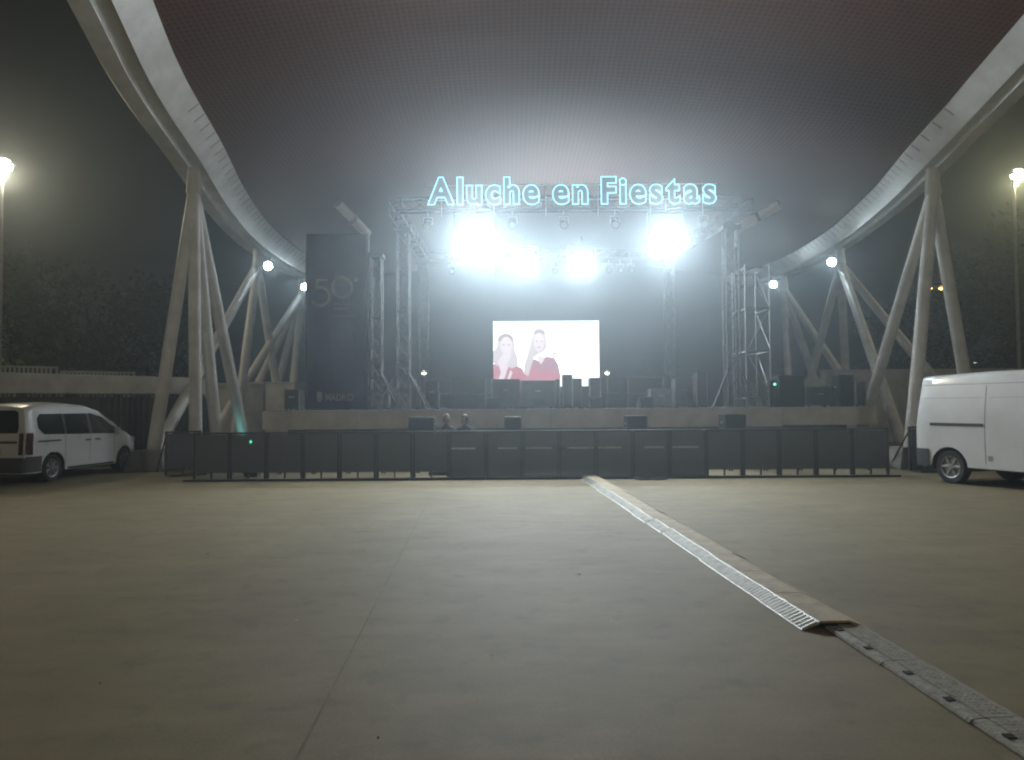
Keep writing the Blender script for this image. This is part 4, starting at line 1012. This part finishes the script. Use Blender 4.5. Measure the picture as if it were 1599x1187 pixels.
# ------------------------------------------------------------------ street lamps
def street_lamp(px, py, Y, label, lens, rgb, watts, arm_dx, big=True, heads=1):
    p = at(px, py, Y); hgt = p.z; bxp = p.x + arm_dx
    t = thing('street_lamp', label, 'street lamp', (bxp, Y, 0), 0, 'street lamps')
    MB().tube((0, 0, 0), (0, 0, .9), .12 if big else .09, n=14).build('pole_base', 'galv', t, smooth='auto')
    MB().tube((0, 0, .9), (0, 0, hgt + .25), .085 if big else .06, .05 if big else .04, n=14).build('pole', 'galv', t, smooth='auto')
    for hd_ in range(heads):
        dx = -arm_dx + hd_ * .95; dz = 0 if heads == 1 else (0, 0.0, .4)[hd_]
        if abs(dx) > .1: MB().tube((0, 0, hgt + .2 + dz * .6), (dx, 0, hgt + .12 + dz), .035, n=8).build('arm', 'galv', t)
        hd = MB().prism([(-.34, .0), (-.30, .10), (.26, .12), (.36, .0)], -.16, .16, lambda u, v, s_: (dx + u, s_, hgt + dz + v)).build('lamp_head', 'galv', t, bevel=.02)
        MB().sphere((dx, 0, hgt + dz - .01), (.30 if heads == 1 else .2) if big else .2, 16, 8, (1, .75, .8)).build('lens', lens, hd, smooth=True)
    if watts:
        light('street_light', 'SPOT', (p.x, Y, hgt - .36), watts, rgb, (p.x * .75, Y - 6, 0), 172, .5, .16, t)
    return t
street_lamp(6, 258, 26.0, 'tall lit street lamp with warm white glare at the far left', 'street_lens', (1.0, .86, .60), STREET_W * .95, -.05)
street_lamp(1590, 273, 30.0, 'tall lit yellowish street lamp among the foliage at the far right', 'street_lens_b', (1.0, .86, .46), STREET_W * .6, -.2)
street_lamp(1452, 450, 62.0, 'distant mast with three orange lamps behind the right legs', 'orange_lens', (1, .5, .15), 0, -.9, True, 3)
street_lamp(662, 582, 60.0, 'distant small lit lamp post seen between the left towers', 'small_lens', (1, .9, .6), 0, 0, False)
street_lamp(948, 582, 60.0, 'distant small lit lamp post seen right of the screen', 'small_lens', (1, .9, .6), 0, 0, False)
street_lamp(1523, 569, 58.0, 'distant small lit lamp post seen just above the white van', 'small_lens', (1, .9, .6), 0, 0, False)
def lamp_at(x, y, label, aim):
    t = thing('street_lamp', label, 'street lamp', (x, y, 0), 0, 'street lamps'); hgt = 10.4
    MB().tube((0, 0, 0), (0, 0, .9), .12, n=14).build('pole_base', 'galv', t, smooth='auto')
    MB().tube((0, 0, .9), (0, 0, hgt + .25), .085, .05, n=14).build('pole', 'galv', t, smooth='auto')
    hd = MB().prism([(-.34, .0), (-.30, .10), (.26, .12), (.36, .0)], -.16, .16, lambda u, v, s_: (u, s_, hgt + v)).build('lamp_head', 'galv', t, bevel=.02)
    MB().bbox((-.28, -.13, hgt - .07), (.28, .13, hgt - .004)).build('lens', 'street_lens', hd, bevel=.03)
    light('street_light', 'SPOT', (x, y, hgt - .16), STREET_W * 2.1, (1.0, .88, .66), aim, 136, .6, .16, t)
lamp_at(-17.5, -5.0, 'tall lit street lamp on the near left side of the square, behind the viewer', (-4, 6, 0))
lamp_at(17.0, -7.0, 'tall lit street lamp on the near right side of the square, behind the viewer', (5, 6, 0))
# teal uplight at the foot of a left leg
p = at(372, 672, 23.0); up_ = thing('uplight', 'small teal uplight at the foot of the left legs beside the stage', 'uplight', (p.x, 22.9, 0))
MB().tube((0, 0, .10), (0, .05, .34), .09, .11, n=14).build('can', 'black_plastic', up_, smooth='auto'); MB().tube((0, .051, .341), (0, .053, .348), .10, n=14).build('lens', 'teal_lens', up_)
MB().bbox((-.13, -.1, 0), (.13, .1, .025)).build('base', 'black_plastic', up_); MB().bbox((-.02, -.02, .026), (.02, .02, .12)).build('bracket', 'black_plastic', up_)
light('uplight_beam', 'SPOT', (p.x, 22.97, .42), 9, (.30, .92, .90), (fD.x + .1, fD.y, 2.2), 95, 1.0, .08, up_)

# ------------------------------------------------------------------ trees
def tree(loc, h, rad_, label, m, seed, leaves=5200, trunk_h=.34):
    rnd = random.Random(seed); t = thing('tree', label, 'tree', loc, 0, 'dark trees around the square')
    th = h * trunk_h
    tb = MB(); pts = [Vector((0, 0, 0))]
    for k in range(1, 6): pts.append(Vector((rnd.uniform(-.12, .12) * k * .5, rnd.uniform(-.12, .12) * k * .5, h * .75 * k / 5)))
    r_ = h * .028
    for i in range(5): tb.tube(pts[i], pts[i + 1], r_ * (1 - .17 * i), r_ * (1 - .17 * (i + 1)), n=9)
    clumps = []
    for k in range(15):
        a2 = rnd.uniform(0, 6.28); s_ = rnd.random() ** .5; zz = rnd.uniform(th, h * .97)
        env = math.sin(math.pi * min(1, max(.08, (zz - th * .7) / (h - th * .62)))) ** .6
        c = Vector((math.cos(a2) * rad_ * s_ * env, math.sin(a2) * rad_ * s_ * env, zz)); clumps.append((c, rad_ * rnd.uniform(.26, .48)))
        b0 = pts[min(4, 1 + int(3.2 * zz / h))]; mid_ = b0.lerp(c, .5) + Vector((0, 0, .3)); tb.tube(b0, mid_, r_ * .38, r_ * .25, n=6); tb.tube(mid_, c, r_ * .25, r_ * .08, n=6)
    tb.build('trunk', 'bark', t, smooth='auto', fixn=False)
    vs = []; fs = []
    for k in range(leaves):
        c, cr_ = clumps[int(rnd.random() * len(clumps))]
        d = Vector((rnd.gauss(0, 1), rnd.gauss(0, 1), rnd.gauss(0, .8))).normalized() * cr_ * (rnd.random() ** .45) * rnd.uniform(.7, 1.25)
        p = c + d; s_ = rnd.uniform(.09, .20); u = Vector((rnd.gauss(0, 1), rnd.gauss(0, 1), rnd.gauss(0, 1))).normalized(); w = u.orthogonal().normalized()
        if rnd.random() < .5: w = u.cross(w)
        o_ = len(vs); vs += [p - u * s_, p + w * s_ * .5, p + u * s_, p - w * s_ * .5]; fs.append((o_, o_ + 1, o_ + 2, o_ + 3))
    MB().add(vs, fs).build('crown', m, t, fixn=False)
    return t
for i, (px, Y, h, rr, m, lab) in enumerate((
    (40, 34, 8.2, 3.4, 'leaf', 'dark leafy tree beyond the parapet beside the far left lamp post'), (150, 37, 8.6, 3.8, 'leaf_b', 'broad dark green tree beyond the parapet left of the white legs'),
    (262, 42, 8.0, 3.6, 'leaf', 'dark tree seen through the left group of white legs'), (-70, 30, 8.0, 3.2, 'leaf', 'dark tree cut off by the left edge of the picture'),
    (1600, 38, 10.8, 4.2, 'leaf', 'tall dark green tree at the right edge behind the street lamp'), (1500, 44, 9.0, 3.6, 'leaf', 'dark tree behind the right legs near the orange lamps'),
    (1400, 50, 8.2, 3.4, 'leaf', 'dark distant tree seen between the right legs'), (1700, 36, 10.5, 3.6, 'leaf', 'dark tree cut off by the right edge of the picture'))):
    p = at(px, 600, Y); tree((p.x, Y, 0), h, rr, lab, M[m], 40 + i, 5200 if Y < 40 else 4200)
# ------------------------------------------------------------------ night haze
hz = MB().bbox((-76, -21, -1), (76, 121, 15.5)).build('haze', M['dark']); hz.data.materials.clear()
hm = bpy.data.materials.new('night haze'); nt, N, L = nodes_of(hm); N.remove(N['Principled BSDF'])
pv = N.new('ShaderNodeVolumePrincipled'); pv.inputs['Color'].default_value = (.80, .92, 1, 1); pv.inputs['Density'].default_value = HAZE_DENSITY; pv.inputs['Anisotropy'].default_value = HAZE_G
L.new(pv.outputs[0], N['Material Output'].inputs['Volume']); hz.data.materials.append(hm)
tag(hz, 'thin smoky night haze glowing around the lamps', None, kind='stuff')
